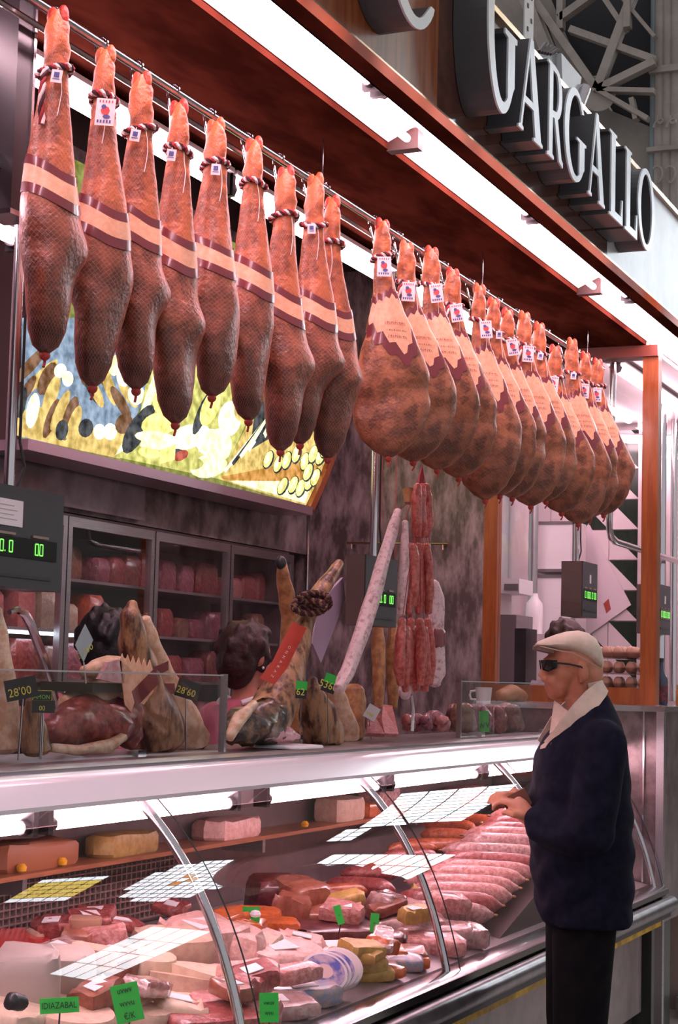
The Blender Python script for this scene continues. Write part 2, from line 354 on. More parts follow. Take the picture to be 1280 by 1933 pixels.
# ------------------------------------------------------------------ hams
PA = [(0,.012),(.02,.020),(.06,.028),(.11,.0305),(.16,.029),(.20,.031),(.28,.039),(.37,.052),(.47,.078),(.57,.106),(.67,.126),(.77,.130),(.86,.116),(.93,.088),(.975,.05),(1,.012)]
PB = [(0,.011),(.02,.020),(.06,.0265),(.11,.0285),(.16,.0275),(.20,.030),(.28,.037),(.37,.047),(.47,.058),(.57,.067),(.67,.071),(.77,.068),(.86,.060),(.93,.050),(.975,.034),(1,.010)]
def rope(name, pts, r, parent, closed=False, turns=None, strands=((0,ROPE_D),(1,ROPE_W),(2,ROPE_R))):
    # twisted cord: three helical strands as one part with three materials
    pts = [Vector(p) for p in pts]; k = len(pts); m = MB()
    L = sum((pts[i+1]-pts[i]).length for i in range(k-1)); turns = turns or max(1, round(L/(r*9)))
    steps = max(8, int(turns*5))
    def pos(u):
        f = u*(k if closed else k-1); i = int(f); fr = f-i
        a = pts[i % k]; b = pts[(i+1) % k] if (closed or i+1 < k) else pts[-1]
        return a.lerp(b, fr), (b-a)
    for si, _ in strands:
        path = []
        for q in range(steps+(0 if closed else 1)):
            u = q/steps; p, t = pos(min(u, .9999)); t = t.normalized() if t.length > 1e-9 else Vector((0,0,1))
            a = t.cross(Vector((.31,.5,.81))).normalized(); b = t.cross(a); an = 2*math.pi*(u*turns+si/len(strands))
            path.append(p+(a*math.cos(an)+b*math.sin(an))*r*.55)
        m.tube(path, r*.55, 5, si, closed=closed)
    return m.build(name, [s[1] for s in strands], parent)
YOFF = {}
def make_ham(i, px, py, bx, by, kind, rot, label, tagcard, lean=0):
    yy = 2.125+YOFF.get(i,0); top = ony(px, py, yy); bot = ony(bx, by, yy); L = top.z-bot.z
    rnd = random.Random(100+i); broad = kind == 'b'
    t = thing('cured_ham', label, 'ham', top, R_(rot), 'hams hanging from the rail')
    ka = (.72 if not broad else .97)*rnd.uniform(.95,1.05); kb = rnd.uniform(.94,1.06)
    if broad: kb *= .86
    ph = [rnd.uniform(0,6.28) for _ in range(8)]; tw = rnd.uniform(.5,1.3)
    # how far the butt swings out along the width axis
    sw = lean
    def S(u, s, off=0):
        a = interp(PA, s)*ka+off; b = interp(PB, s)*kb+off
        lump = 1+.035*math.sin(2*u+ph[0]+s*6)+.03*math.sin(3*u+ph[1]-s*9)+.022*math.sin(5*u+ph[2]+s*15)*min(1,s*2)
        # the aitch-bone hollow and knee bump
        g = math.exp(-((s-.70)/.05)**2)*.10*math.cos(u-ph[3]) ; lump -= g*(1 if s > .5 else 0)
        cxo = sw*max(0, s-.12)**1.15 + (.018 if broad else .012)*math.sin((s-.1)*5)*max(0,s-.2)*2 
        cyo = .012*math.sin(s*7+ph[4])*s
        if not broad:                    # stifle bulge on the right, then a narrower tongue below it
            k1 = min(1, max(0, (s-.70)/.10)); k1 = k1*k1*(3-2*k1)
            b *= 1-.20*k1*(1-.4*max(0,(s-.9)*10 if s < 1 else 1)); cyo += .012*k1*math.sin(ph[7])
            if math.sin(u) < 0: b += tw*(.016*math.exp(-((s-.69)/.055)**2))*-math.sin(u)
        else:                            # hollow and ridge across the broad face
            lump -= .16*math.exp(-((s-.74-.05*math.cos(u+ph[7]))/.035)**2)*max(0,-math.sin(u)); lump += .07*math.exp(-((s-.62)/.06)**2)*max(0,-math.sin(u-.5))
        if s < .2: lump = 1+.13*math.sin(2*u+ph[5])*(1-s/.2)+.07*math.sin(60*s+3*u+ph[2])+.05*math.sin(95*s-2*u)
        return Vector((cxo+a*math.cos(u)*lump, cyo+b*math.sin(u)*lump, -s*L))
    NU, NS = 28, 44
    m = MB(); ss = [0]+[(k/NS)**1.0 for k in range(1, NS)]+[1]
    rings = [[S(2*math.pi*j/NU, s) for j in range(NU)] for s in ss]
    m.loft(rings)
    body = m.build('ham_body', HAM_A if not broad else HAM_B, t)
    uv = body.data.uv_layers.new(name='surface')
    nv = NU*len(ss); per = []
    for p in body.data.polygons:
        js = [v % NU for v in p.vertices]; wrap = max(js)-min(js) > NU/2
        for li, vi in zip(p.loop_indices, p.vertices):
            j = vi % NU; j = j+NU if (wrap and j < NU/2) else j
            uv.data[li].uv = (j/NU, ss[vi//NU])
    # trotter tip: cloven toes with a red spot
    m = MB(); lat_ = Vector((0,1,0)) if not broad else Vector((1,0,0))
    for q in (-1, 1): m.ell(S(0,.02)*.0+lat_*.0115*q+Vector((0,0,-.012-.006*(q > 0))), (.0135,.0125,.026) if broad else (.0125,.0135,.026), 10, 8)
    m.build('trotter', mat('trotter_tip_%d' % (i % 3), ((.50,.03,.02),(.56,.14,.045),(.50,.09,.03))[i % 3], .5, c2=((.42,.06,.03),(.40,.08,.03),(.55,.03,.02))[i % 3], scale=40, bump=.6, bscale=60), t)
    # string knot at the lower end
    m = MB(); p = S(0,1); e = S(math.pi,1); c = (p+e)/2; m.ell(c+Vector((0,0,-.004)), (.012,.012,.012), 8, 6); m.tube([c, c+Vector((.004,0,-.018)), c+Vector((-.003,.002,-.03))], .0035, 5); m.build('tail_knot', mat('net_knot_red', (.45,.04,.03), .5), t)
    uc = math.pi if not broad else -math.pi/2        # side turned to the shoppers
    if not broad:
        s0 = .40+rnd.uniform(-.03,.03)
        def edge(u, k): return s0+k+.05*(.5+.5*math.cos(u-uc-1.0))**2*1.3
        for nm, k0, k1, mt, off in (('band_edge', 0, .028, BAND_RED, .0025), ('paper_band', .028, .082, BAND_PEACH, .0022), ('band_edge', .082, .112, BAND_RED, .0025)):
            m = MB(); nn = 40; rr = []
            for j in range(nn):
                u = 2*math.pi*j/nn; rr.append([S(u, edge(u,k0), off), S(u, (edge(u,k0)+edge(u,k1))/2, off), S(u, edge(u,k1), off)])
            vs = [p for r in rr for p in r]; fs = []
            for j in range(nn):
                a, b = j*3, ((j+1) % nn)*3
                for q in (0, 1): fs.append((a+q, b+q, b+q+1, a+q+1))
            m.add(vs, fs); m.build(nm, mt, t)
    else:
        s0 = .35+rnd.uniform(-.02,.02); uw = 1.75; N = 30
        for nm, d0, d1, mt, off, k in (('label_border', -.03, .052, BAND_RED, .0022, 1.04), ('paper_label', 0, 0, BAND_PEACH, .0034, 1.0)):
            m = MB(); rows = 9
            for j in range(N+1):
                f = -1+2*j/N; u = uc+f*uw*k
                tri = 1-abs(f-.25)/1.25 if f < .25 else 1-(f-.25)/.75
                zig = .020*abs(((j*.5) % 2)-1)
                a = s0+d0-.05*(tri**1.5)+zig*.8; b = s0+.055+d1+.165*(tri**1.4)-zig*1.3
                for q in range(rows+1): m.v.append(S(u, lerp(a,b,q/rows), off))
            for j in range(N):
                for q in range(rows):
                    a = j*(rows+1)+q; m.f.append((a, a+rows+1, a+rows+2, a+1)); m.m.append(0)
            m.build(nm, mt, t)
        # print on the label: rows of small letter strokes
        m = MB()
        for row, (sz, ln, hh) in enumerate(((s0+.075,.50,.013),(s0+.108,.46,.007),(s0+.132,.40,.012))):
            nlet = (11, 9, 9)[row]
            for q in range(nlet):
                uu = uc+.25-ln+2*ln*q/nlet; wd_ = 2*ln/nlet*.30
                for (du, ds0, ds1, ww) in ((0,0,hh,wd_*.5), (wd_*1.4,0,hh,wd_*.5)) if (q+i) % 3 else ((wd_*.3,0,hh,wd_*.6),):
                    m.add([S(uu+du,sz+ds0,.0046), S(uu+du+ww,sz+ds0,.0046), S(uu+du+ww,sz+ds1,.0046), S(uu+du,sz+ds1,.0046)], [(0,1,2,3)])
                if q % 2: m.add([S(uu,sz,.0046), S(uu+wd_*2,sz,.0046), S(uu+wd_*2,sz+hh*.3,.0046), S(uu,sz+hh*.3,.0046)], [(0,1,2,3)])
        m.build('label_print', INK, t)
    # rope round the shank, loop up to the hook
    sr = .165+rnd.uniform(-.015,.02); ring = [S(2*math.pi*j/24, sr+.012*math.sin(2*math.pi*j/24+ph[6]), .006) for j in range(24)]
    rope('rope', ring, .0085, t, closed=True, turns=9)
    # local direction of the rail (+x world) and of the camera
    c, s_ = math.cos(-R_(rot)), math.sin(-R_(rot)); xl = Vector((c, s_, 0)); yl = Vector((-s_, c, 0))
    hk = xl*.075+yl*.06+Vector((0,0,-.085))             # bottom of the hook
    edge_p = S(math.atan2(xl.y, xl.x), sr, .004)
    rope('rope_loop', [edge_p, edge_p.lerp(hk,.35)+Vector((0,0,-.018)), edge_p.lerp(hk,.75)+Vector((0,0,-.012)), hk, hk+Vector((0,0,.012)), edge_p.lerp(hk,.6)+Vector((0,0,.02)), edge_p+Vector((0,0,.014))], .0075, t)
    if rnd.random() < .6 or i == 0:
        q = -xl if i % 2 == 0 else xl; e0 = S(math.atan2(q.y,q.x), sr, .006); e0 = e0 + q*.006
        rope('rope_tail', [e0, e0+q*.012+Vector((0,0,-.03)), e0+q*.014+Vector((0,0,-.08)), e0+q*.008+Vector((0,0,-.13))], .008, t)
    # thin string hanging down the front
    us = uc+rnd.uniform(.2,.7); m = MB(); m.tube([S(us+.12*math.sin(k), sr+.004+k*.034, .003) for k in range(5)], .0013, 4); m.build('string', STRING, t)
    # swing tags
    vdir = (-(xl*.91+yl*.40)).normalized(); side = Vector((0,0,1)).cross(vdir)
    if tagcard:
        big = tagcard == 2
        wd_, ht = (.044,.066) if big else (.024,.030)
        base = S(math.atan2(vdir.y, vdir.x), sr+.01, .012)+vdir*.008+side*rnd.uniform(-.012,.02)*(1 if big else 1)
        tilt = rnd.uniform(-.18,.18); sd = (side*math.cos(tilt)+Vector((0,0,math.sin(tilt)))); dn = (-Vector((0,0,1))*math.cos(tilt)+side*math.sin(tilt))+vdir*.10
        P_ = lambda a, b, k=0: base+sd*a+dn*b+vdir*k
        m = MB(); m.slab([P_(-wd_/2,0), P_(wd_/2,0), P_(wd_/2,ht), P_(-wd_/2,ht)], .0008); card = m.build('tag', mat('pale_pink_card', (.88,.72,.72), .6), t, smooth=False)
        m = MB(); e = .0016
        if big:
            for (cx_, cy_, rx, ry, mi) in ((0,.030,.0105,.011,0),(-.004,.021,.006,.006,1),(.004,.045,.009,.005,1)):
                m.add([P_(cx_+rx*math.cos(k*.7854), cy_+ry*math.sin(k*.7854), e+.0003*mi) for k in range(8)], [tuple(range(8))], mi)
            for k in range(5): m.add([P_(-.017+k*.007,.053,e),P_(-.013+k*.007,.053,e),P_(-.013+k*.007,.060,e),P_(-.017+k*.007,.060,e)], [(0,1,2,3)], 1)
            for k in range(5): m.add([P_(-.015+k*.007,.005,e),P_(-.012+k*.007,.005,e),P_(-.012+k*.007,.011,e),P_(-.015+k*.007,.011,e)], [(0,1,2,3)], 0)
        else:
            m.add([P_(-.006,.006,e),P_(.006,.006,e),P_(.006,.018,e),P_(-.006,.018,e)], [(0,1,2,3)], 1)
            m.add([P_(-.008,.021,e),P_(.008,.021,e),P_(.008,.023,e),P_(-.008,.023,e)], [(0,1,2,3)], 1)
        m.build('emblem', [EMB_R, EMB_B], card, smooth=False)
        MB().tube([base+Vector((0,0,.006))-vdir*.006, base+dn*.004], .001, 4).build('tag_string', STRING, card)
    # the hook is a thing of its own
    hw = t.location+Matrix.Rotation(R_(rot),3,'Z') @ hk
    rx = hw.x; m = MB(); path = []
    rl = Vector((rx+.012, 2.193, 3.05))
    for k in range(9):
        an = R_(200-k*27.5); path.append(rl+Vector((.0,.017*math.cos(an), .017*math.sin(an)))*1.0)
    path += [rl.lerp(hw,.35)+Vector((0,.008,0)), rl.lerp(hw,.7)]
    for k in range(7):
        an = R_(20-k*38); path.append(hw+Vector((-.0+.014*math.cos(an),0,.006+.014*math.sin(an))))
    m.tube(path, .0032, 6)
    hb = m.build('meat_hook', CHROME); tag(hb, 'steel wire hook on the rail holding the %s ham from the left' % ORD[i], 'hook', 'hooks on the ham rail')
    return t
HAMS = [(110,20,105,675),(200,95,190,735),(268,142,255,738),(338,195,345,808),(408,230,410,755),(480,265,467,795),(540,320,520,850),(596,333,590,842),(628,375,668,880),(722,418,750,876),(768,460,800,885),(815,470,850,900),(855,510,890,915),(905,540,935,955),(932,566,966,948),(958,586,992,952),(990,592,1030,970),(1018,612,1060,962),(1048,655,1080,980),(1080,642,1095,995),(1105,668,1125,985),(1128,680,1142,978)]
TAGS = [1,2,1,1,1,0,0,1,0,2,2,2,2,2,1,2,2,1,2,1,2,2]
NOTE = ['with a small white tag and a red trotter','with a square white emblem tag','with a small tag under its rope','with a narrow tag on the right','with a tag below a thick rope knot','with no tag','squeezed behind its neighbours','with a tag sticking out to the left','turned between the striped and the labelled hams']
for i, h in enumerate(HAMS):
    rnd = random.Random(i)
    if i < 9: lab = 'slim cured ham with dark striped paper band, %s from the left' % ORD[i]
    else: lab = 'broad cured ham with zigzag peach label, %s from the left on the rail' % ORD[i]
    if i < 8: make_ham(i, *h, 'a', 24+rnd.uniform(-9,9), lab, TAGS[i], lean=.02)
    elif i == 8: make_ham(i, *h, 'a', 4, lab, TAGS[i], lean=.05)
    else: make_ham(i, *h, 'b', -62+rnd.uniform(-10,14), lab, TAGS[i], lean=.075)

# ------------------------------------------------------------------ refrigerated display case
CX0, CX1 = 2.0, 7.8
def gl(z): return .6*z**3-1.03*z**2+.8*z+1.58+.34*max(0,z-1.10)**2             # front glass: y as a function of height
GZ = [.672+(1.252-.672)*k/16 for k in range(17)]
case = thing('display_case', 'long curved-glass refrigerated meat display case under the hams', 'display case', ((CX0+CX1)/2, 2.2, 0))
def part(m, name, mt, par=case, **k): return m.build(name, mt, par, world=True, **k)
def sweep(prof, x0, x1, mi=0, m=None):
    m = m or MB(); return m.loft([[Vector((x0,y,z)) for y,z in prof], [Vector((x1,y,z)) for y,z in prof]], True, mi)
BEIGE = mat('beige_stone_base', (.26,.20,.185), .3, c2=(.20,.155,.14), scale=12)
part(MB().box((CX0,1.93,.12), (CX1,2.66,.50)), 'base_panel', BEIGE)
part(MB().box((CX0,1.97,0), (CX1,2.62,.12)), 'plinth', DARKSTEEL)
part(MB().box((CX0,1.845,.50), (CX1,2.66,.545)), 'yellow_strip', mat('worn_yellow_strip', (.85,.52,.02), .5, c2=(.42,.26,.02), scale=9))
part(sweep([(1.80,.545),(1.80,.562),(1.86,.566),(1.86,.545)], CX0, CX1), 'shadow_gap', BLACK)
m = MB(); m.cyl((CX0,1.805,.598), (CX1+.02,1.805,.598), .034, n=18); part(m, 'bumper_rail', mat('rubbed_steel_bumper', (.30,.28,.29), .30, .9, c2=(.22,.20,.21), scale=10))
part(sweep([(1.822,.632),(1.808,.645),(1.812,.664),(1.832,.674),(1.88,.676),(1.90,.64)], CX0, CX1), 'sill', CHROME)
part(sweep([(1.90,.60),(1.90,.675),(2.64,.815),(2.64,.60)], CX0, CX1), 'display_bed', mat('bed_steel', (.30,.25,.26), .4, .6))
part(MB().box((CX0,2.645,.60), (CX1,2.665,1.31)), 'back_panel', mat('inner_back_panel', (.20,.14,.135), .35, .2, c2=(.15,.10,.10), scale=5))
# nose and deck
part(sweep([(2.112,1.250),(2.110,1.260),(2.1218,1.2745),(2.1338,1.2888),(2.146,1.3030),(2.1585,1.3168),(2.170,1.322),(2.20,1.322),(2.20,1.256)], CX0, CX1), 'nose_profile', mat('nose_reflection_white', (.86,.82,.86), .2, .15, coat=.6))  # white base colour stands in for the lamps reflected along a chrome nose
part(sweep([(2.20,1.300),(2.20,1.330),(2.225,1.338),(2.25,1.330),(2.25,1.300)], CX0, CX1), 'deck_edge', STEEL)
part(MB().box((CX0,2.25,1.300), (CX1,2.67,1.330)), 'deck', mat('deck_steel', (.42,.38,.385), .28, .8, c2=(.34,.30,.31), scale=6))
POSTX = (2.39, 3.75, 5.107, 6.46, 7.74)
PANE = glassmat('case_glass', (.96,.955,.955), 1.48)
for k in range(len(POSTX)):
    xa = POSTX[k]; m = MB()
    m.tube([(xa, gl(z)+.030, z) for z in GZ], .0125, 10); part(m, 'glass_post', CHROME)
    xb = POSTX[k+1] if k+1 < len(POSTX) else CX1
    if k+1 < len(POSTX):
        m = MB(); o0, o1 = xa+.045, xb+.041
        tl = (0,.004,-.003,.002,0)[k]
        rings = [[Vector((o0, gl(z)+tl*(z-.67)/.58, z)) for z in GZ], [Vector((o1, gl(z)+tl*(z-.67)/.58, z)) for z in GZ]]
        n = len(GZ); vs = rings[0]+rings[1]; fs = [(i, i+1, n+i+1, n+i) for i in range(n-1)]
        m.add(vs, fs); part(m, 'glass_pane', PANE, fix=False)
    m = MB(); m.tube([(xa+.043, gl(z)+.001, z) for z in GZ], .0022, 5); part(m, 'pane_seam', BLACK)
# lamp tubes and rear shelf inside
def case_refl(t, h):
    m = MB(); m.slab([(-h,-.030,.040),(h,-.030,.040),(h,.034,-.010),(-h,.034,-.010)], .003); m.build('reflector', REFL, t)
    for sx in (-.8,.8): MB().box((sx*h-.012,-.01,.03),(sx*h+.012,.02,.105)).build('hanger', STEEL, t)
for k, (a, b) in enumerate(((2.05,3.36),(3.40,4.36),(4.52,5.42),(5.47,6.40),(6.44,7.72))):
    fluorescent(a, b, 2.225, 1.203, .014, 'fluorescent tube under the deck inside the display case, %s from the left' % ORD[k], 'tubes inside the display case', case_refl)
sh = part(MB().box((CX0,2.50,1.03), (CX1,2.645,1.042)), 'rear_shelf', mat('shelf_board', (.34,.12,.05), .4, c2=(.25,.08,.035), scale=8, stretch=(1,8,8)))
for xx in POSTX[:-1]: part(MB().box((xx,2.50,.99), (xx+.02,2.645,1.03)), 'shelf_bracket', STEEL)
g = MB()
for k in range(46): g.box((3.55+k*.028,2.628,.83), (3.556+k*.028,2.634,1.0))
for k in range(9): g.box((3.55,2.626,.83+k*.02), (4.82,2.632,.834+k*.02))
stuff(part(g, 'air_grille', mat('grille_wire', (.40,.26,.24), .4, .6), smooth=False))
# steel cabinet closing the far end of the case
cab = thing('end_cabinet', 'tall steel cabinet at the far end of the display case', 'cabinet', (8.03, 2.3, 0))
part(MB().box((7.83,1.86,.5), (8.24,2.68,1.44)), 'body', mat('steel_painted_reflection', (.17,.125,.125), .22, .55, c2=(.33,.25,.25), scale=7, detail=8), cab)  # mottling in the colour imitates marble reflected in the steel
part(MB().box((7.81,1.835,1.44), (8.26,2.70,1.465)), 'top', CHROME, cab)
for yy in (1.85, 1.93): part(MB().box((7.815,yy,.5), (7.83,yy+.008,1.44)), 'edge_trim', CHROME, cab)
part(MB().box((7.80,1.838,0), (7.835,1.873,1.44)), 'corner_post', STEEL, cab)
part(MB().box((7.86,1.90,.0), (8.22,2.6,.5)), 'lower_panel', mat('dark_green_grey_panel', (.06,.065,.055), .35), cab)
# glass shields on the deck
def shield(x0, x1, y, z0, z1, label, post=None):
    t = thing('glass_shield', label, 'glass shield', ((x0+x1)/2, y, z0))
    part(MB().box((x0,y,z0), (x1,y+.006,z1)), 'pane', GLASS, t, smooth=False)
    m = MB(); m.box((x0,y-.001,z1), (x1,y+.007,z1+.004)); part(m, 'polished_edge', mat('glass_edge', (.45,.42,.42), .2), t)
    if post: part(MB().box((post-.006,y-.008,z0), (post+.006,y+.010,z1+.006)), 'edge_post', STEEL, t)
    for q in (.2, .8): part(MB().box((lerp(x0,x1,q)-.02,y-.006,z0), (lerp(x0,x1,q)+.02,y+.012,z0+.018)), 'clamp', CHROME, t)
shield(2.1, 4.408, 2.29, 1.338, 1.55, 'upright glass shield on the deck in front of the cut hams at the left', 4.402)
shield(6.35, 7.72, 2.29, 1.338, 1.552, 'upright glass shield on the deck beside the man in the cap', 6.356)

# ------------------------------------------------------------------ text helper: built-in font turned into flat faces
def text_polys(s):
    cu = bpy.data.curves.new('t', 'FONT'); cu.body = s; cu.align_x = 'CENTER'; cu.align_y = 'CENTER'; cu.size = 1; cu.resolution_u = 2
    o = bpy.data.objects.new('t', cu); col.objects.link(o); me = bpy.data.meshes.new_from_object(o.evaluated_get(bpy.context.evaluated_depsgraph_get()))
    vs = [v.co.copy() for v in me.vertices]; fs = [tuple(p.vertices) for p in me.polygons]
    bpy.data.objects.remove(o); bpy.data.curves.remove(cu); bpy.data.meshes.remove(me); return vs, fs
def lettering(m, s, c, ux, uy, h, mi=0, squeeze=1.0):
    vs, fs = text_polys(s); c = Vector(c); ux = Vector(ux).normalized(); uy = Vector(uy).normalized()
    return m.add([c+ux*v.x*h*1.4*squeeze+uy*v.y*h*1.4 for v in vs], fs, mi)
UX, UZ = Vector((1,0,0)), Vector((0,0,1))
VIEW = Vector((-.91,-.41,0)); SIDE = Vector((.41,-.91,0))           # towards the shoppers / to the right as they look

# ------------------------------------------------------------------ back of the stall
BY = 3.80
struct(MB().box((X0,4.30,0), (8.35,4.36,3.68)).build('wall_back', MARBLE))
struct(MB().box((X0,BY+.03,2.19), (8.25,4.30,3.68)).build('wall_upper', MARBLE))
struct(MB().box((8.25,2.86,0), (8.33,4.30,3.68)).build('wall_side', MARBLE))
struct(MB().box((X0-.06,1.9,0), (X0,4.3,3.68)).build('wall_near', mat('dark_side_wall', (.06,.03,.025), .5)))
struct(MB().cyl((8.24,BY+.02,1.3),(8.24,BY+.02,2.5),.008,n=8).build('trim_5', CHROME))
mp = MB().box((3.2,BY-.005,2.205), (ony(272,930,BY).x,BY+.028,2.425)); struct(mp.build('trim_6', mat('grey_lilac_mirror_strip', (.36,.31,.35), .15, .2, c2=(.20,.16,.18), scale=4)))
# refrigerator with glass doors
FX = [ony(p, 1050, BY).x for p in (-60, 127, 293, 436, 556)]
fr = thing('glass_door_refrigerator', 'built-in steel refrigerator with glass doors along the back wall', 'refrigerator', ((FX[0]+FX[-1])/2, 4.05, 0))
m = MB(); m.box((FX[0],4.26,.1),(FX[-1],4.285,2.19)); m.box((FX[0],BY+.03,.0),(FX[-1],4.26,.12)); m.box((FX[0],BY+.03,2.15),(FX[-1],4.26,2.185)); m.box((FX[-1]-.02,BY+.03,.12),(FX[-1],4.26,2.15)); m.box((FX[0],BY+.03,.12),(FX[0]+.02,4.26,2.15))
part(m, 'body', mat('fridge_liner', (.12,.075,.075), .5), fr, smooth=False)
SHZ = (.75, 1.02, 1.29, 1.52, 1.72, 1.93)
for z in SHZ: part(MB().box((FX[0]+.02,3.87,z-.012),(FX[-1]-.02,4.25,z)), 'shelf', mat('shelf_wire_grey', (.34,.30,.31), .35, .6), fr)
for k in range(4):
    a, b = FX[k]+.004, FX[k+1]-.004; w_ = .030
    d = part(MB().box((a,BY,.3),(a+w_,BY+.028,2.17)).box((b-w_,BY,.3),(b,BY+.028,2.17)).box((a+w_,BY,2.13),(b-w_,BY+.028,2.17)).box((a+w_,BY,.3),(b-w_,BY+.028,.36)), 'door', STEEL, fr, smooth=False)
    part(MB().box((a+w_,BY+.010,.36),(b-w_,BY+.015,2.13)), 'pane', GLASS, d, smooth=False)
    part(MB().cyl((b-.016,BY-.022,.9),(b-.016,BY-.022,1.5),.008,n=8).cyl((b-.016,BY-.022,.95),(b-.016,BY,.95),.006,n=6).cyl((b-.016,BY-.022,1.45),(b-.016,BY,1.45),.006,n=6), 'handle', CHROME, d)
rf_ = lambda t, h: None
t = thing('shelf_lamp', 'cool white strip lamp under a shelf inside the left refrigerator door', 'lamp', ((FX[0]+FX[2])/2, 3.885, 1.70), 0)
MB().cyl((-(FX[2]-FX[0])/2+.05,0,0), ((FX[2]-FX[0])/2-.05,0,0), .007, n=6).build('tube', emat('cool_strip', (.75,.85,1), 5), t)
MB().box((-(FX[2]-FX[0])/2+.04,-.012,.008), ((FX[2]-FX[0])/2-.04,.012,.014)).build('housing', WHITE, t)
# packs of meat on the shelves
def pack_mesh(w_, h, d, wob=.0):
    m = MB(); rings = []
    for f, z in ((.90,0),(1,.12),(1,.5),(.97,.85),(.80,1)):
        rings.append([Vector((w_/2*f*cx_, d/2*f*cy_, z*h)) for cx_, cy_ in ((-1,-.7),(-.8,-1),(0,-1.04),(.8,-1),(1,-.7),(1,.7),(.8,1),(0,1.04),(-.8,1),(-1,.7))])
    return m.loft(rings)
PKC = [mat('pack_'+n, c, .28, c2=c2, scale=55, coat=.6, bump=.4, bscale=60) for n, c, c2 in (('dark_red', (.22,.035,.035),(.36,.08,.07)),('brown', (.17,.07,.045),(.28,.13,.08)),('orange_red', (.62,.10,.03),(.40,.06,.03)),('pink', (.55,.22,.21),(.42,.13,.13)),('cream', (.55,.42,.30),(.42,.30,.22)),('violet_red', (.20,.05,.075),(.33,.10,.12)))]
PKN = ['dark red','brown','bright orange red','pink','cream','violet red']
rp = random.Random(5); n = 0; base = {}
for si, z in enumerate(SHZ[1:]):
    x = FX[0]+.10; pos = 0
    while x < FX[-1]-.12:
        w_ = rp.uniform(.10,.20); h = rp.uniform(.09,.16); ci = rp.choice((2,4,2,3)) if si == 3 and x < FX[2] else rp.choice((0,1,5,0,1,3,5))
        pos += 1
        if not (FX[k]-.03 < 0):
            o = pack_mesh(w_, h, .14).build('meat_pack', PKC[ci]); o.location = (x+w_/2, 3.97+rp.uniform(-.02,.03), z); o.rotation_euler.z = rp.uniform(-.12,.12)
            tag(o, '%s meat pack, %s from left on %s refrigerator shelf from top' % (PKN[ci], ORD[min(pos-1,22)], ORD[4-si]), 'meat pack', 'packs in the refrigerator')
        x += w_+rp.uniform(.012,.05)
# backlit food picture over the refrigerator
PY_ = 3.60
pt = thing('lightbox_sign', 'large backlit picture panel of sausages and cheeses above the refrigerator', 'light box', (5.8, PY_, 2.36))
pp = lambda px, py, k=0: ony(px, py, PY_)+Vector((0,-k,0))
xR = [(575,958),(588,930),(603,895),(618,855),(630,800),(638,740),(642,660)]
outl = [pp(38,829)]+[pp(*q) for q in xR]; topz = 3.50
outl = [(p.x, p.z) for p in outl]; outl += [(outl[-1][0]-.02, topz), (outl[0][0], topz)]
f0 = lambda y: (lambda p: Vector((p[0], y, p[1])))
def pic(name, c, s=1.25):
    # backlit print: glowing ink with a little photographic grain
    m_ = emat('print_'+name, c, s); nt = m_.node_tree
    if len(nt.nodes) == 2:
        e = [n_ for n_ in nt.nodes if n_.type == 'EMISSION'][0]; tc = nt.nodes.new('ShaderNodeTexCoord'); nz = nt.nodes.new('ShaderNodeTexNoise'); nz.inputs['Scale'].default_value = 22; nz.inputs['Detail'].default_value = 6; nt.links.new(tc.outputs['Object'], nz.inputs['Vector'])
        rp_ = nt.nodes.new('ShaderNodeValToRGB'); rp_.color_ramp.elements[0].position = .36; rp_.color_ramp.elements[1].position = .64; rp_.color_ramp.elements[0].color = tuple(v*.62 for v in c)+(1,); rp_.color_ramp.elements[1].color = tuple(min(1.2, v*1.25+.05) for v in c)+(1,)
        nt.links.new(nz.outputs['Fac'], rp_.inputs[0]); nt.links.new(rp_.outputs[0], e.inputs[0])
    return m_
part(MB().prism(outl, [], f0(PY_), f0(PY_+.16)), 'light_box', mat('box_side', (.10,.06,.06), .4), pt, smooth=False)
part(MB().prism(outl, [], f0(PY_-.003), f0(PY_-.0005)), 'picture', pic('ground_olive', (.26,.27,.05), .75), pt, smooth=False)
pr = MB(); PM = []
def pm(name, c, s=1.25):
    m_ = pic(name, c, s)
    if m_ not in PM: PM.append(m_)
    return PM.index(m_)
lay = [0]
def poly(pts, mi): lay[0] += 1; pr.add([pp(x, y, .004+lay[0]*.00002) for x, y in pts], [tuple(range(len(pts)))], mi)
def el(px, py, rx, ry, a, mi, n=14):
    ca, sa = math.cos(R_(a)), math.sin(R_(a)); poly([(px+rx*math.cos(t_)*ca-ry*math.sin(t_)*sa, py+rx*math.cos(t_)*sa+ry*math.sin(t_)*ca) for t_ in [2*math.pi*k/n for k in range(n)]], mi)
c_blue = pm('steel_blue', (.16,.22,.30)); c_white = pm('cream_white', (1.0,.98,.66), 1.15); c_brown = pm('sausage_brown', (.13,.055,.02)); c_tan = pm('tan', (.52,.36,.10)); c_dark = pm('shadow', (.02,.022,.025)); c_yel = pm('cheese_yellow', (.78,.72,.20)); c_pale = pm('pale_cheese', (.85,.86,.46)); c_wood = pm('board_brown', (.42,.19,.03)); c_olive = pm('olive', (.42,.40,.10)); c_red = pm('dull_red', (.30,.04,.02))
poly([(39,600),(300,600),(300,700),(215,862),(39,826)], c_blue)
rq = random.Random(11)
poly([(30,790),(60,760),(120,790),(200,815),(260,800),(225,866),(150,850),(30,822)], c_tan)
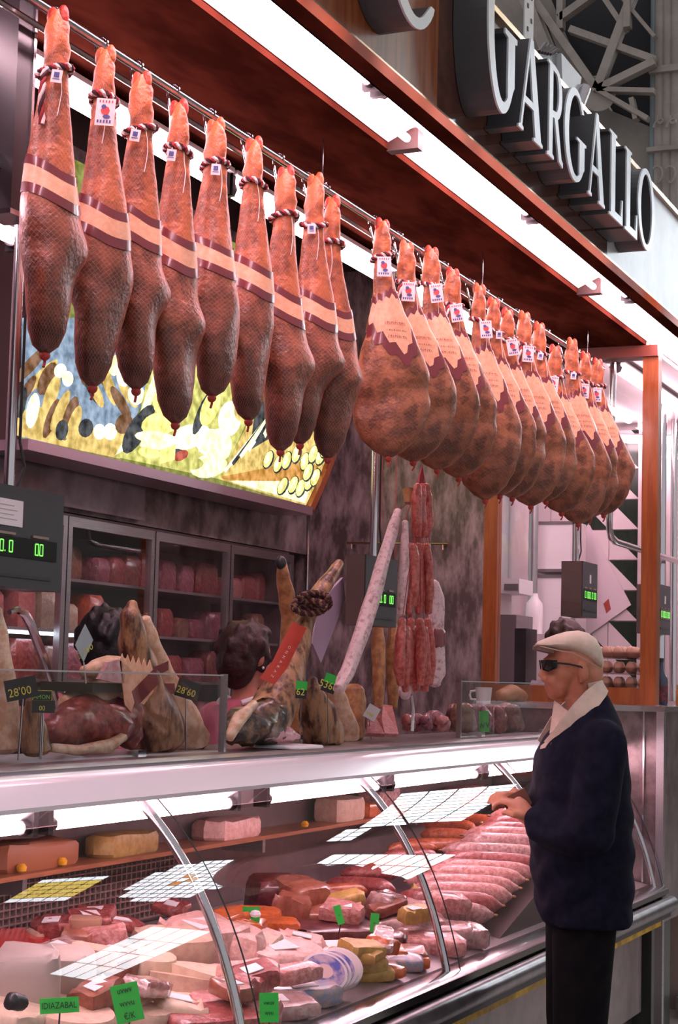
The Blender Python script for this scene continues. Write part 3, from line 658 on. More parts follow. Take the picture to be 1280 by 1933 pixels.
for (x, y, rx, ry, a, c) in ((55,690,48,11,-48,c_brown),(75,712,46,10,-46,c_tan),(50,735,30,9,-60,c_brown),(88,715,34,15,-65,c_brown),(95,745,40,12,-70,c_tan),(60,775,12,34,10,c_white),(40,760,8,30,12,c_dark),(95,790,10,40,20,c_brown),(112,775,10,42,24,c_tan),(130,790,13,44,16,c_brown),(138,800,11,36,18,c_tan),(115,812,12,20,10,c_dark),(126,715,11,15,0,c_white),(112,700,12,14,20,c_white),(155,700,10,32,-14,c_brown),(172,730,11,36,-22,c_dark),(180,742,9,30,-24,c_tan),(190,690,16,40,-12,c_brown),(204,728,10,40,-18,c_tan),(226,760,10,36,-30,c_brown),(240,745,9,30,-34,c_tan),(232,712,14,18,0,c_white),(255,745,16,20,0,c_white),(215,690,13,20,10,c_pale),(186,815,12,15,0,c_white),(206,815,13,16,0,c_white),(160,808,14,18,10,c_dark),(232,800,16,20,25,c_brown),(270,700,18,24,0,c_tan),(250,680,16,22,30,c_blue)): el(x, y, rx, ry, a, c)
poly([(300,600),(480,600),(490,740),(415,905),(215,862),(262,780)], c_olive)
poly([(262,780),(290,700),(310,700),(280,770),(232,850),(215,860)], c_pale)
for (x, y, rx, ry, a, c) in ((255,815,18,46,28,c_dark),(270,790,14,30,35,c_dark),(300,800,36,22,-12,c_yel),(292,826,40,12,6,c_pale),(320,760,34,30,0,c_yel),(345,832,52,18,-14,c_white),(360,815,34,14,-8,c_white),(380,780,10,44,22,c_dark),(395,770,16,36,22,c_yel),(330,858,20,11,0,c_dark),(340,860,15,9,-30,c_red),(395,835,28,26,10,c_white),(410,842,26,34,12,c_pale),(392,880,36,22,-12,c_pale),(432,790,22,34,8,c_white),(455,770,14,26,10,c_tan),(360,875,22,12,0,c_olive),(280,855,22,10,10,c_yel)): el(x, y, rx, ry, a, c)
poly([(268,822),(315,832),(308,852),(262,842)], c_pale); poly([(300,850),(330,838),(328,868),(300,876)], c_yel)
poly([(413,905),(480,770),(650,640),(625,850),(575,955)], c_tan)
poly([(480,770),(650,640),(640,720),(600,790),(520,820),(470,850)], c_dark)
for k in range(9): poly([(420+k*15,888-k*14),(424+k*15,892-k*13),(500+k*9,800-k*11),(494+k*9,796-k*12)], (c_white, c_dark, c_pale)[k % 3])
poly([(415,900),(560,872),(600,880),(585,912),(420,905)], c_wood); poly([(430,908),(588,908),(574,950)], c_pale)
for (x, y, a) in ((505,868,20),(524,876,18),(540,870,16),(558,858,14),(574,872,14),(590,858,16),(604,862,20),(612,848,18),(532,918,24),(552,916,20),(566,922,18),(582,910,18),(594,902,18),(580,892,20)):
    el(x, y, 9.5, 19, a, c_dark); el(x-1, y-1, 7.5, 16.5, a, c_yel); el(x-2, y-3, 4, 11, a, c_pale, 10)
part(pr, 'picture_print', PM, pt, smooth=False, fix=False)
part(MB().box((outl[0][0],PY_-.035,2.345), (outl[1][0]+.02,PY_+.16,2.385)), 'lower_frame', mat('lilac_grey_metal', (.40,.28,.33), .28, .7), pt)
m = MB(); edge_ = [(p[0], p[1]) for p in outl[1:8]]
for k in range(len(edge_)-1):
    (xa, za), (xb, zb_) = edge_[k], edge_[k+1]
    m.add([(xa,PY_-.03,za),(xb,PY_-.03,zb_),(xb+.05,PY_-.03,zb_-.01),(xa+.05,PY_-.03,za-.01),(xa,PY_+.16,za),(xb,PY_+.16,zb_),(xb+.05,PY_+.16,zb_-.01),(xa+.05,PY_+.16,za-.01)], [(0,1,2,3),(4,7,6,5),(0,4,5,1),(3,2,6,7)])
part(m, 'side_frame', WOOD, pt, smooth=False)
# wooden window frame closing the end of the stall
struct(MB().box((8.25,2.79,0), (8.32,2.86,SZ)).build('trim_7', WOOD, smooth=False))
struct(MB().box((8.25,1.985,1.466), (8.32,2.062,SZ-.055)).build('trim_8', WOOD, smooth=False))
struct(MB().box((8.23,1.985,SZ-.055), (8.34,2.86,SZ)).build('trim_9', mat('dark_red_beam', (.16,.028,.014), .45)))
struct(MB().box((8.26,2.062,1.466), (8.31,2.79,1.545)).build('trim_10', WOOD, smooth=False))
wn = struct(MB().box((8.282,2.062,1.545), (8.288,2.79,SZ-.055)).build('window_1', GLASS, smooth=False))
# ------------------------------------------------------------------ scales on poles
SEG = {'0':'abcdef','1':'bc','2':'abged','3':'abgcd','5':'afgcd','6':'afgedc','8':'abcdefg','.':'p'}
def seg_digit(m, ch, o, ux, uz, h):
    w_ = h*.5; L_ = {'a':((0,1),(1,1)),'b':((1,1),(1,.5)),'c':((1,.5),(1,0)),'d':((0,0),(1,0)),'e':((0,.5),(0,0)),'f':((0,1),(0,.5)),'g':((0,.5),(1,.5))}
    if ch == '.': m.add([o, o+ux*h*.12, o+ux*h*.12+uz*h*.12, o+uz*h*.12], [(0,1,2,3)]); return
    for s_ in SEG[ch]:
        (x0,z0),(x1,z1) = L_[s_]; e = h*.055
        a = o+ux*(x0*w_)+uz*(z0*h); b = o+ux*(x1*w_)+uz*(z1*h); d = (b-a).normalized(); nrm = ux if abs(d.dot(uz)) > .5 else uz
        m.add([a+nrm*e, b+nrm*e, b-nrm*e, a-nrm*e], [(0,1,2,3)])
SCALE_D = mat('scale_dark_grey', (.035,.032,.034), .45); SCALE_S = mat('scale_brown_steel', (.17,.125,.11), .35, .5); LED = emat('led_green', (.18,.9,.10), 1.6)
def scale(x0, x1, y0, y1, z0, z1, label, poletop, polex=None, digits=('0.00','0.0','00'), sheet=False):
    t = thing('hanging_scale', label, 'scale', ((x0+x1)/2, (y0+y1)/2, z0)); W, H = x1-x0, z1-z0
    part(MB().box((x0,y0+.006,z0),(x1,y1,z1)), 'housing', SCALE_S, t); 
    fp = part(MB().box((x0,y0,z0),(x1,y0+.006,z1)), 'front_panel', SCALE_D, t)
    zd = z0+H*.30; part(MB().box((x0+W*.06,y0-.003,zd),(x1-W*.06,y0,zd+H*.20)), 'display', mat('display_black', (.012,.016,.012), .2), fp)
    h = H*.11
    for k, s_ in enumerate(digits):
        o = Vector((x0+W*(.12+.31*k), y0-.0045, zd+H*.045)); m = MB()
        for q, ch in enumerate(s_): seg_digit(m, ch, o+UX*(q*h*.72), UX, UZ, h)
        part(m, 'digits', LED, fp, smooth=False)
    for k in range(3): part(MB().box((x0+W*(.12+.30*k),y0-.004,zd+H*.215),(x0+W*(.26+.30*k),y0-.0005,zd+H*.24)), 'caption_plate', mat('caption_tan', (.30,.22,.16), .5), fp)
    m = MB(); m.box((x0+W*.08,y0-.003,z0+H*.10),(x0+W*.9,y0,z0+H*.13)); part(m, 'groove', BLACK, fp)
    if sheet: 
        s_ = part(MB().box((x0+W*.32,y0-.003,z0+H*.60),(x0+W*.62,y0-.001,z0+H*.86)), 'label_sheet', PAPER, fp)
        m = MB()
        for k in range(4): m.box((x0+W*(.37),y0-.0036,z0+H*(.66+.045*k)),(x0+W*(.57-.03*(k%2)),y0-.003,z0+H*(.668+.045*k)))
        part(m, 'print_lines', mat('grey_ink', (.45,.38,.40), .6), s_)
    else: part(MB().box((x0+W*.46,y0-.003,z0+H*.62),(x0+W*.54,y0,z0+H*.78)), 'badge', WHITE, fp)
    px_ = polex or (x0+x1)/2; part(MB().cyl((px_,(y0+y1)/2,z1),(px_,(y0+y1)/2,poletop),.014,n=10), 'pole', CHROME, t)
    m = MB(); m.tube([(px_+.03,(y0+y1)/2,z1),(px_+.05,(y0+y1)/2-.01,z1+.06),(px_+.016,(y0+y1)/2-.016,z1+.12),(px_+.016,(y0+y1)/2-.016,z1+.5)], .004, 5); part(m, 'cable', BLACK, t)
    return t
scale(3.30, 3.79, 2.45, 2.56, 1.752, 2.00, 'dark grey hanging scale with green digits and a white sheet at the left edge', 3.19, ony(31,600,2.505).x, sheet=True)
p = at(690,1112,6.45); scale(p.x, p.x+.31, p.y, p.y+.078, 1.752, 2.012, 'hanging scale with a brown steel side behind the hanging sausages', 3.19, p.x+.16)
p = onx(1100,1110,8.75); scale(8.75, 9.03, p.y, p.y+.115, p.z-.145, p.z+.14, 'hanging scale with a brown side seen above the cap', 3.2, 8.83)
p = onx(1245,1150,9.6); scale(9.6, 9.86, p.y, p.y+.13, p.z-.135, p.z+.14, 'hanging scale right of the wooden post in the neighbouring stall', 3.2, 9.72)
# square steel post and horizontal bar at the left edge
ps = thing('steel_post', 'square polished steel post at the left edge beside the first ham', 'post', (3.30,2.32,2.50))
part(MB().box((3.27,2.29,2.60),(3.33,2.35,SZ)), 'post', mat('black_glossy_post', (.03,.026,.03), .25), ps); part(MB().box((3.33,2.286,2.60),(3.340,2.354,SZ)), 'edge_strip', CHROME, ps)
part(MB().box((3.255,2.28,2.588),(3.352,2.362,2.60)), 'foot_plate', CHROME, ps)
part(MB().box((X0,2.32,2.70),(3.27,2.35,2.735)), 'cross_bar', STEEL, ps)
# towel rail on the marble
rl_ = thing('hook_rail', 'thin brass rail with hooks on the marble wall', 'rail', onx(750,1030,8.2))
a = onx(655,1025,8.2); b = onx(846,1027,8.2); part(MB().cyl(a,b,.006,n=8), 'bar', GOLD, rl_)
for f in (.05,.35,.95): q = a.lerp(b,f); part(MB().cyl(q,q+Vector((.05,0,0)),.007,n=6).cyl(q,q-Vector((.0,0,.03)),.004,n=6), 'hook', GOLD, rl_)

# ------------------------------------------------------------------ goods on the deck
FLESH = mat('cured_flesh', (.20,.028,.022), .33, c2=(.36,.085,.06), scale=38, detail=8, bump=.3, bscale=30, coat=.3)
FAT = mat('ham_fat', (.78,.56,.40), .42, c2=(.58,.33,.19), scale=30, bump=.25, bscale=24)
SKINT = mat('tan_ham_skin', (.52,.25,.10), .42, c2=(.30,.12,.05), scale=26, detail=8, bump=.4, bscale=30)
DARKH = mat('black_crusted_ham', (.040,.020,.014), .35, c2=(.30,.16,.09), scale=26, detail=9, contrast=(.46,.66), bump=.5, bscale=22, coat=.2)
MARBLED = mat('fat_marbled_leg', (.46,.24,.12), .40, c2=(.07,.022,.013), scale=20, detail=7, stretch=(1.6,1.6,.5), bump=.35, bscale=18)
PINKF = mat('pink_cut_face', (.56,.24,.27), .35, c2=(.72,.42,.42), scale=40, detail=6)
GREEN = mat('green_price_card', (.03,.52,.06), .55); BLKC = mat('black_price_card', (.012,.012,.012), .45); YELT = mat('yellow_digits', (.72,.68,.10), .5); WHT = mat('white_lettering', (.85,.80,.80), .6)
def pxr(p, px): return (p-CAM).dot(fwd)*px/F_PX
def blob(pts, y, n=16, noise=.06, seed=0, flat=1.0):
    # smooth body along pixel stations (px, py, radius px) on the plane y
    rd = random.Random(seed); ph = [rd.uniform(0,6.28) for _ in range(6)]
    st = [(ony(a,b,y), pxr(ony(a,b,y), r)) for a, b, r in pts]; fine = []
    for k in range(len(st)-1):
        for q in range(5): f = q/5; f2 = f*f*(3-2*f); fine.append((st[k][0].lerp(st[k+1][0], f), lerp(st[k][1], st[k+1][1], f2)))
    fine.append(st[-1])
    p0, r0 = fine[0]; d0 = (fine[0][0]-fine[1][0]).normalized(); p1, r1 = fine[-1]; d1 = (fine[-1][0]-fine[-2][0]).normalized()
    fine = [(p0+d0*r0*.55, r0*.35), (p0+d0*r0*.35, r0*.72)]+fine+[(p1+d1*r1*.25, r1*.75), (p1+d1*r1*.4, r1*.35)]
    m = MB(); rings = []
    for k, (p, r) in enumerate(fine):
        t = (fine[min(k+1,len(fine)-1)][0]-fine[max(k-1,0)][0]).normalized(); a = t.cross(Vector((.91,.4,0))).normalized(); b = t.cross(a)
        rings.append([p+(a*math.cos(u)+b*math.sin(u)*flat)*r*(1+noise*math.sin(2*u+ph[0]+k*.5)+noise*.7*math.sin(3*u+ph[1]-k*.9)+noise*.5*math.sin(5*u+ph[2]+k*1.3)) for u in [2*math.pi*j/n for j in range(n)]])
    return m.loft(rings)
def drop(m, z=1.3305):
    lo = min(v.z for v in m.v)
    for v in m.v: v.z = max(v.z, z) if v.z < z+.05 and lo < z else v.z
    return m
def card(c, ux, uz, w_, h, th=.0015):
    m = MB(); n_ = ux.cross(uz)*th; m.add([c-ux*w_/2-uz*h/2, c+ux*w_/2-uz*h/2, c+ux*w_/2+uz*h/2, c-ux*w_/2+uz*h/2], [(0,1,2,3)]); m.add([v+n_*-1 for v in m.v], [(3,2,1,0)]); m.f += [(k, (k+1) % 4, (k+1) % 4+4, k+4) for k in range(4)]; m.m += [0]*4; return m
# standing ham legs (left)
def leg(label, pts, y, mt, seed, base=True, tie=None, flat=1.0, noise=.05):
    c = ony(pts[-1][0], pts[-1][1], y); t = thing('standing_ham', label, 'ham', (c.x, y, 1.331))
    part(drop(blob(pts, y, noise=noise, seed=seed, flat=flat)), 'leg_body', mt, t); return t
t = leg('tan standing ham leg with a pointed shank and zigzag label behind the left shield', [(250,1138,9),(247,1165,22),(252,1215,28),(268,1280,37),(290,1350,50),(298,1400,55)], 2.52, MARBLED, 3)
m = MB(); zz = []
for k in range(13): zz.append((226+k*5.2, (1248,1232)[k % 2]+k*1.2))
pts = [ony(x,y,2.40) for x, y in zz]+[ony(290,1305,2.40), ony(272,1330,2.40), ony(255,1322,2.40), ony(248,1345,2.40), ony(236,1330,2.40)]
m.slab(pts, .002); part(m, 'zigzag_label', BAND_PEACH, t, smooth=False)
m = MB(); m.slab([ony(x,y,2.398) for x, y in ((250,1305),(292,1262),(300,1290),(258,1335))], .002); part(m, 'label_border', BAND_RED, t, smooth=False)
t = leg('second standing ham leg leaning right with a banded shank', [(274,1168,10),(284,1205,17),(302,1262,21),(320,1310,30),(345,1370,42),(350,1405,46)], 2.56, FAT, 8)
m = MB()
for (a, b, w_) in (((288,1270),(318,1256),9),((296,1300),(330,1300),10)): m.slab([ony(a[0],a[1]-w_,2.468), ony(b[0],b[1]-w_,2.468), ony(b[0],b[1]+w_,2.468), ony(a[0],a[1]+w_,2.468)], .002)
part(m, 'dark_bands', BAND_RED, t, smooth=False)
leg('pale ham shank cut off by the left edge of the picture', [(-6,1150,10),(-2,1210,20),(4,1290,26),(8,1360,30),(10,1410,32)], 2.50, FAT, 4)
leg('dark narrow ham piece standing between the left edge and the cut joint', [(56,1322,9),(60,1350,18),(66,1390,26),(68,1415,30)], 2.42, MARBLED, 5)
# cut joints
jt = thing('cut_ham_joint', 'large cut ham joint with dark red face and white rind on the deck', 'ham joint', (ony(170,1400,2.44).x, 2.46, 1.331))
part(drop(blob([(92,1385,28),(122,1374,42),(170,1362,50),(212,1362,47),(238,1370,32)], 2.46, noise=.09, seed=12)), 'meat', FLESH, jt)
part(drop(blob([(100,1412,8),(150,1416,11),(200,1410,12),(232,1392,9)], 2.385, noise=.1, seed=13)), 'rind', FAT, jt)
jt = thing('cut_ham_joint', 'pale fat ham joint lying over the cut red joint', 'ham joint', (ony(180,1320,2.48).x, 2.5, 1.40))
part(blob([(126,1335,22),(158,1322,35),(200,1316,37),(238,1324,30)], 2.50, noise=.07, seed=14), 'fat_cover', FAT, jt)
part(blob([(238,1318,14),(250,1345,22),(246,1385,24),(240,1405,18)], 2.46, noise=.09, seed=15), 'cut_side', FLESH, jt)
jt = thing('cut_ham_joint', 'ham piece with pink cut face on a dark tray near the diamond card', 'ham joint', (ony(205,1290,2.5).x, 2.5, 1.48))
part(blob([(160,1268,12),(190,1262,22),(220,1262,24),(248,1272,16)], 2.50, noise=.06, seed=16), 'fat_cover', FAT, jt)
m = MB(); m.slab([ony(x,y,2.40) for x, y in ((188,1282),(205,1250),(225,1245),(250,1265),(256,1284),(232,1290),(212,1288))], .012); part(m, 'pink_face', PINKF, jt)
m = MB(); m.box((ony(150,1295,2.46).x,2.42,ony(150,1306,2.46).z),(ony(256,1295,2.46).x,2.58,ony(150,1288,2.46).z)); part(m, 'dark_tray', mat('dark_olive_tray', (.05,.05,.035), .3), jt)
# slicer handle
m = MB(); m.tube([ony(x,y,2.60) for x, y in ((18,1156),(32,1151),(46,1158),(58,1178),(72,1215),(86,1252),(96,1285),(110,1340),(118,1410))], [.007,.009,.012,.013,.013,.012,.010,.009,.009], 8); tag(m.build('slicer_arm', CHROME), 'curved polished steel slicer arm rising behind the cut hams', 'slicer arm')
# price cards
def price(label, c, w_, h, s, ux=None, small=None, mt=BLKC, ink=YELT, stem=None, frame=False, tilt=0):
    ux = (ux or SIDE).normalized(); uz = UZ
    if tilt: ux, uz = ux*math.cos(tilt)+uz*math.sin(tilt), uz*math.cos(tilt)-ux*math.sin(tilt)
    t = thing('price_card', label, 'price card', (c.x, c.y, c.z-h/2)); part(card(c, ux, uz, w_, h), 'card', mt, t, smooth=False); n_ = uz.cross(ux).normalized() if uz.cross(ux).dot(VIEW) > 0 else ux.cross(uz).normalized()
    m = MB(); lettering(m, s, c+n_*.003-uz*h*.14+ux*-w_*.06, ux, uz, h*.40, squeeze=.9); part(m, 'price_lettering', ink, t, smooth=False)
    if small: m = MB(); lettering(m, small, c+n_*.003+uz*h*.24, ux, uz, h*.16); part(m, 'small_lettering', WHT if mt is BLKC else BLKC, t, smooth=False)
    if frame:
        m = MB(); e = .0014
        for (a, b) in (((-1,-1),(1,-1)),((1,-1),(1,1)),((1,1),(-1,1)),((-1,1),(-1,-1))): m.cyl(c+ux*a[0]*w_*.46+uz*a[1]*h*.46+n_*.003, c+ux*b[0]*w_*.46+uz*b[1]*h*.46+n_*.003, e*.6, n=4)
        part(m, 'card_border', YELT, t)
    part(MB().cyl(c-uz*h*.45-n_*.003, Vector((c.x,c.y,stem or c.z-h*.7))-n_*.003, .0022, n=5), 'stem', CHROME, t)
    return t
LX = Vector((1,-.25,0))
price("black price card reading 28'00 behind the left glass shield", ony(40,1300,2.36), .075, .050, "28'00", SIDE+UX*.3, 'GUIJUELO'[:0] or None, tilt=.22, stem=1.34)
price('small black card with green lettering over a cut joint at the left', ony(80,1313,2.37), .050, .026, 'JAMON', SIDE+UX*.3, ink=mat('green_lettering', (.25,.65,.10), .5), frame=True, stem=1.34)
price("black price card reading 00 under the small green-lettered card", ony(82,1334,2.36), .055, .030, '00', SIDE+UX*.3, stem=1.34)
price("black price card reading 28'60 leaning on the right ham leg", ony(355,1302,2.36), .066, .050, "28'60", SIDE+UX*.2, tilt=-.28, stem=1.34)
t = thing('price_card', "pale grey diamond-shaped card with yellow price on a stalk", 'price card', ony(160,1215,2.42))
c = ony(160,1214,2.42); m = MB(); m.slab([ony(161,1178,2.42), ony(176,1208,2.42), ony(158,1250,2.42), ony(142,1218,2.42)], .0015); part(m, 'card', mat('pale_blue_grey_card', (.36,.40,.42), .5), t, smooth=False)
m = MB(); lettering(m, "28'60", ony(161,1230,2.415), SIDE*.75+UZ*.62, UZ*.75-SIDE*.3, .016); part(m, 'price_lettering', YELT, t, smooth=False)
part(MB().cyl(ony(158,1250,2.423), ony(162,1290,2.423), .002, n=5), 'stem', CHROME, t)
# middle: whole leg with hoof raised, rope wreath and red ribbon label
t = leg('dark whole ham leg with raised hoof and rope wreath on the deck', [(641,1062,8),(632,1078,12),(612,1105,15),(590,1140,17),(572,1185,20),(556,1240,25),(535,1300,40),(510,1350,44),(480,1375,40)], 2.46, MARBLED, 21)
m = blob([(518,1345,30),(500,1365,42),(460,1372,38),(435,1385,20)], 2.40, noise=.12, seed=22); part(drop(m), 'black_cut_face', DARKH, t)
m = blob([(432,1392,9),(455,1352,13),(480,1330,9)], 2.37, noise=.1, seed=23); part(drop(m), 'fat_edge', FAT, t)
for k, (cx_, cy_, r_) in enumerate(((590,1138,34),(584,1146,30),(594,1130,27))):
    c = ony(cx_,cy_,2.43-.012*k); rr = pxr(c, r_); pts = [c+SIDE*rr*math.cos(q*.5236)+UZ*rr*.42*math.sin(q*.5236)+VIEW*.02*math.sin(q*1.05+k) for q in range(12)]
    rope('rope_wreath', [p-t.location for p in pts], .011, t, closed=True, turns=11, strands=((0,ROPE_D),(1,mat('rope_tan_strand',(.20,.11,.06),.8)),(2,ROPE_D)))
m = MB(); st = [(566,1180,13),(553,1205,14),(541,1228,14),(528,1255,14),(515,1272,14),(504,1286,14)]
L0 = []; L1 = []
for (a, b, r) in st: L0.append(ony(a-r,b-r*.45,2.36)); L1.append(ony(a+r,b+r*.45,2.36))
for k in range(len(st)-1): m.add([L0[k],L1[k],L1[k+1],L0[k+1],L0[k]-VIEW*.002,L1[k]-VIEW*.002,L1[k+1]-VIEW*.002,L0[k+1]-VIEW*.002], [(0,1,2,3),(7,6,5,4),(0,3,7,4),(1,5,6,2)])
rb = part(m, 'red_ribbon_label', mat('orange_red_ribbon', (.75,.055,.03), .45), t)
m = MB()
for k, ch in enumerate('ONHARAZ'):
    f = k/6; a = lerp(546,514,f); b = lerp(1222,1276,f); lettering(m, ch, ony(a,b,2.355), -SIDE*.48-UZ*.88, SIDE*.88-UZ*.48, .009)
part(m, 'ribbon_lettering', WHT, rb, smooth=False)
t = leg('orange ham shank standing upright behind the red ribbon label', [(532,1060,9),(534,1085,13),(540,1120,15),(546,1160,17),(548,1210,19),(548,1280,24),(548,1380,30)], 2.60, SKINT, 25)
m = MB(); m.ell(ony(530,1062,2.58), (.02,.02,.024), 10, 7); part(m, 'black_hoof', BLACK, t)
for k, (pts, y, mt, lab) in enumerate((([(592,1282,8),(590,1310,22),(600,1350,36),(612,1392,42)], 2.44, MARBLED, 'upright cut ham with dark streaked face beside the green cards'),([(625,1290,14),(640,1330,20),(652,1370,24),(655,1395,24)], 2.52, FAT, 'pale wedge of ham fat leaning between two cut hams'),([(668,1302,20),(668,1330,24),(664,1370,25),(662,1392,25)], 2.54, SKINT, 'blunt tan ham butt standing left of the vacuum packs'))):
    leg(lab, pts, y, mt, 30+k, noise=.05)
tr_ = pack_mesh(.22,.012,.16).build('foam_tray', mat('white_foam', (.78,.72,.73), .6)); tr_.location = (ony(545,1400,2.36).x, 2.36, 1.331); tag(tr_, 'white crumpled paper tray with ham scraps at the deck edge', 'tray')
m = blob([(500,1392,7),(520,1388,11),(545,1386,12),(560,1390,7)], 2.36, noise=.15, seed=40); m2 = m.build('ham_scrap', PINKF); tag(m2, 'pink ham scraps lying on the white tray', 'ham scrap')
def twotone(label, c, w_, h, s_, tilt):
    t = price(label, c, w_, h, s_, SIDE, mt=BLKC, ink=YELT, tilt=tilt, stem=1.34); ux, uz = SIDE*math.cos(tilt)+UZ*math.sin(tilt), UZ*math.cos(tilt)-SIDE*math.sin(tilt)
    part(card(c+uz*h*.24+VIEW*.0025, ux, uz, w_*.98, h*.50), 'green_header', GREEN, t, smooth=False)
twotone('small card with green header and yellow digits beside the ham shank', ony(569,1302,2.36), .036, .056, '62', -.06)
twotone('card with green header reading 5360 tilted on the cut ham', ony(623,1290,2.36), .046, .062, '5360', -.32)
# lilac paper cone behind
m = MB(); m.slab([ony(x,y,2.62) for x, y in ((648,1090),(652,1130),(632,1185),(606,1252),(590,1215),(598,1160),(625,1115))], .01); tag(m.build('paper_bag', mat('lilac_paper', (.40,.29,.40), .6)), 'lilac folded paper hanging behind the dark ham leg', 'paper')
for k, px in enumerate((708,734)):
    o = MB().slab([ony(px-18,1390,2.40), ony(px+16,1392,2.36), ony(px+4,1338,2.44), ony(px-14,1336,2.48)], .014).build('vacuum_pack', PKC[(0,3)[k]]); tag(o, ('dark red vacuum pack of sliced ham leaning at the deck edge','pink vacuum pack of sliced ham beside the dark red one')[k], 'vacuum pack', 'vacuum packs on the deck')
price('white card with yellow print above the vacuum packs', ony(702,1345,2.40), .045, .05, 'vw', SIDE, mt=PAPER, ink=YELT, tilt=-.5, stem=1.34)
# goods behind the right shield
rd = random.Random(9)
for k in range(13):
    px = 770+k*17+rd.uniform(-4,4); y = 2.44+.05*(k % 2); py = 1372-rd.uniform(0,6); r = rd.uniform(17,26) if k > 4 else rd.uniform(12,18)
    m = drop(blob([(px-3,py-30 if k > 4 else py-12,r*.7),(px,py-10,r),(px+3,py+4,r*.9)], y, n=12, noise=.12, seed=60+k))
    ci = rd.choice((0,1,5,5,3)); o = m.build('wrapped_sausage', PKC[ci]); tag(o, 'film-wrapped %s cured sausage, %s from the left in the heap beside the man' % (PKN[ci], ORD[k]), 'sausage', 'wrapped sausages on the deck')
price('plain green price card on the heap of wrapped sausages', ony(914,1362,2.31), .038, .085, 'wv', SIDE, mt=GREEN, ink=mat('dark_green_ink', (.01,.16,.03), .6), tilt=.08, stem=1.34)
ub = MB(); qa = ony(890,1330,2.60); qb = ony(990,1330,2.60); ub.box((qa.x,2.54,1.3305),(min(qb.x,7.72),2.66,ony(912,1312,2.60).z-.0405)); tag(ub.build('steel_tub', STEEL), 'low steel tub behind the wrapped sausages carrying the cup and the roll', 'tub')
cp = thing('cup', 'white cup with a handle behind the heap of wrapped sausages', 'cup', ony(912,1312,2.60))
part(MB().lathe([(.032,-.04),(.035,.0),(.038,.035),(.034,.035),(.031,-.03)], ony(913,1312,2.60), 16), 'bowl', WHITE, cp)
c = ony(892,1312,2.60); m = MB(); m.tube([c+SIDE*.014+UZ*.02, c-SIDE*.008+UZ*.016, c-SIDE*.012, c-SIDE*.006-UZ*.018, c+SIDE*.016-UZ*.02], .005, 6); part(m, 'handle', WHITE, cp)
m = blob([(944,1315,12),(965,1308,17),(985,1316,12)], 2.58, noise=.06, seed=80); tag(m.build('bread_roll', mat('golden_crust', (.48,.20,.06), .5, c2=(.36,.13,.04), scale=12)), 'golden bread roll behind the wrapped sausages', 'bread')
# ------------------------------------------------------------------ hanging sausages
SAUS = mat('red_cured_sausage', (.34,.045,.035), .38, c2=(.52,.12,.09), scale=70, detail=6, bump=.4, bscale=45, coat=.25)
FUET = mat('mould_white_sausage', (.70,.50,.50), .55, c2=(.30,.10,.10), scale=55, detail=8, contrast=(.50,.72), bump=.3, bscale=40)
hy = 2.20; ht = ony(797,880,hy)
def hang(label, pts, y, mt, cat='sausage', group=None, string=True, seed=0, top=None):
    t = thing('hanging_sausage', label, cat, ony(pts[0][0], pts[0][1], y), 0, group); part(blob(pts, y, n=10, noise=.05, seed=seed), 'casing', mt, t)
    a = ony(pts[0][0], pts[0][1], y); part(MB().tube([a+UZ*.006, a.lerp(top or ht,.5), top or ht], .0016, 4), 'string', ROPE_R, t); return t
tier = [(906,1020,(788,803,797)),(1018,1165,(772,790,806)),(1020,1150,(781,799)),(1160,1300,(760,776,793,808)),(1175,1312,(768,785,800))]
q = 0
for (y0, y1, xs) in tier:
    for k, px in enumerate(xs):
        bow = rd.uniform(-4,4); lx = px+(px-788)*.12
        hang('red link sausage, %s link counted down the hanging bunch' % ORD[q], [(px,y0+10,7),(px+bow,lerp(y0,y1,.3),10.5),(lx+bow,lerp(y0,y1,.7),11),(lx,y1-8,7)], hy+(-.025,.02,-.01,.03)[k]+.012*(q % 2), SAUS, group='red links in the hanging bunch', seed=q); q += 1
hang('long pair of mould-white sausages slanting down to the left', [(752,965,8),(738,1010,12),(712,1100,14),(685,1190,15),(655,1270,15),(640,1300,11)], 2.24, FUET, seed=91, top=ony(768,950,2.22))
hang('short mould-white sausage hanging beside the red bunch', [(765,985,6),(764,1040,9),(761,1110,10),(757,1160,8)], 2.20, FUET, seed=92)
t = hang('thick white salami with a red paper band behind the red bunch', [(818,1100,10),(822,1130,17),(822,1200,18),(822,1270,18),(820,1292,12)], 2.30, FUET, 'salami', seed=93)
part(blob([(822,1192,19.5),(822,1218,19.5)], 2.298, n=14, noise=0), 'paper_band', BAND_RED, t)
hang('pale blunt sausage showing below the red bunch', [(765,1290,10),(764,1305,13),(766,1316,9)], 2.26, FUET, seed=94)
m = MB(); m.cyl(ony(775,925,2.21), ony(772,950,2.21), .028, .016, 12); tag(m.build('wooden_block', SKINT), 'small wooden cone holding the strings of the sausage bunch', 'wooden cone')
for k, px in enumerate((714,742)): hang(('brown dry sausage hanging left below the middle scale','brown dry sausage hanging right below the middle scale')[k], [(px,1180,9),(px,1220,13),(px+1,1290,13),(px,1335,9)], 2.70, SKINT, seed=95+k, top=Vector((ony(px,1175,2.70).x,2.70,SZ)))
m = MB(); m.tube([ony(x,y,2.3) for x, y in ((776,1312),(780,1340),(778,1380))], .006, 6); m2 = m.build('steel_spike', CHROME); tag(m2, 'thin steel stand under the hanging sausage bunch', 'stand')

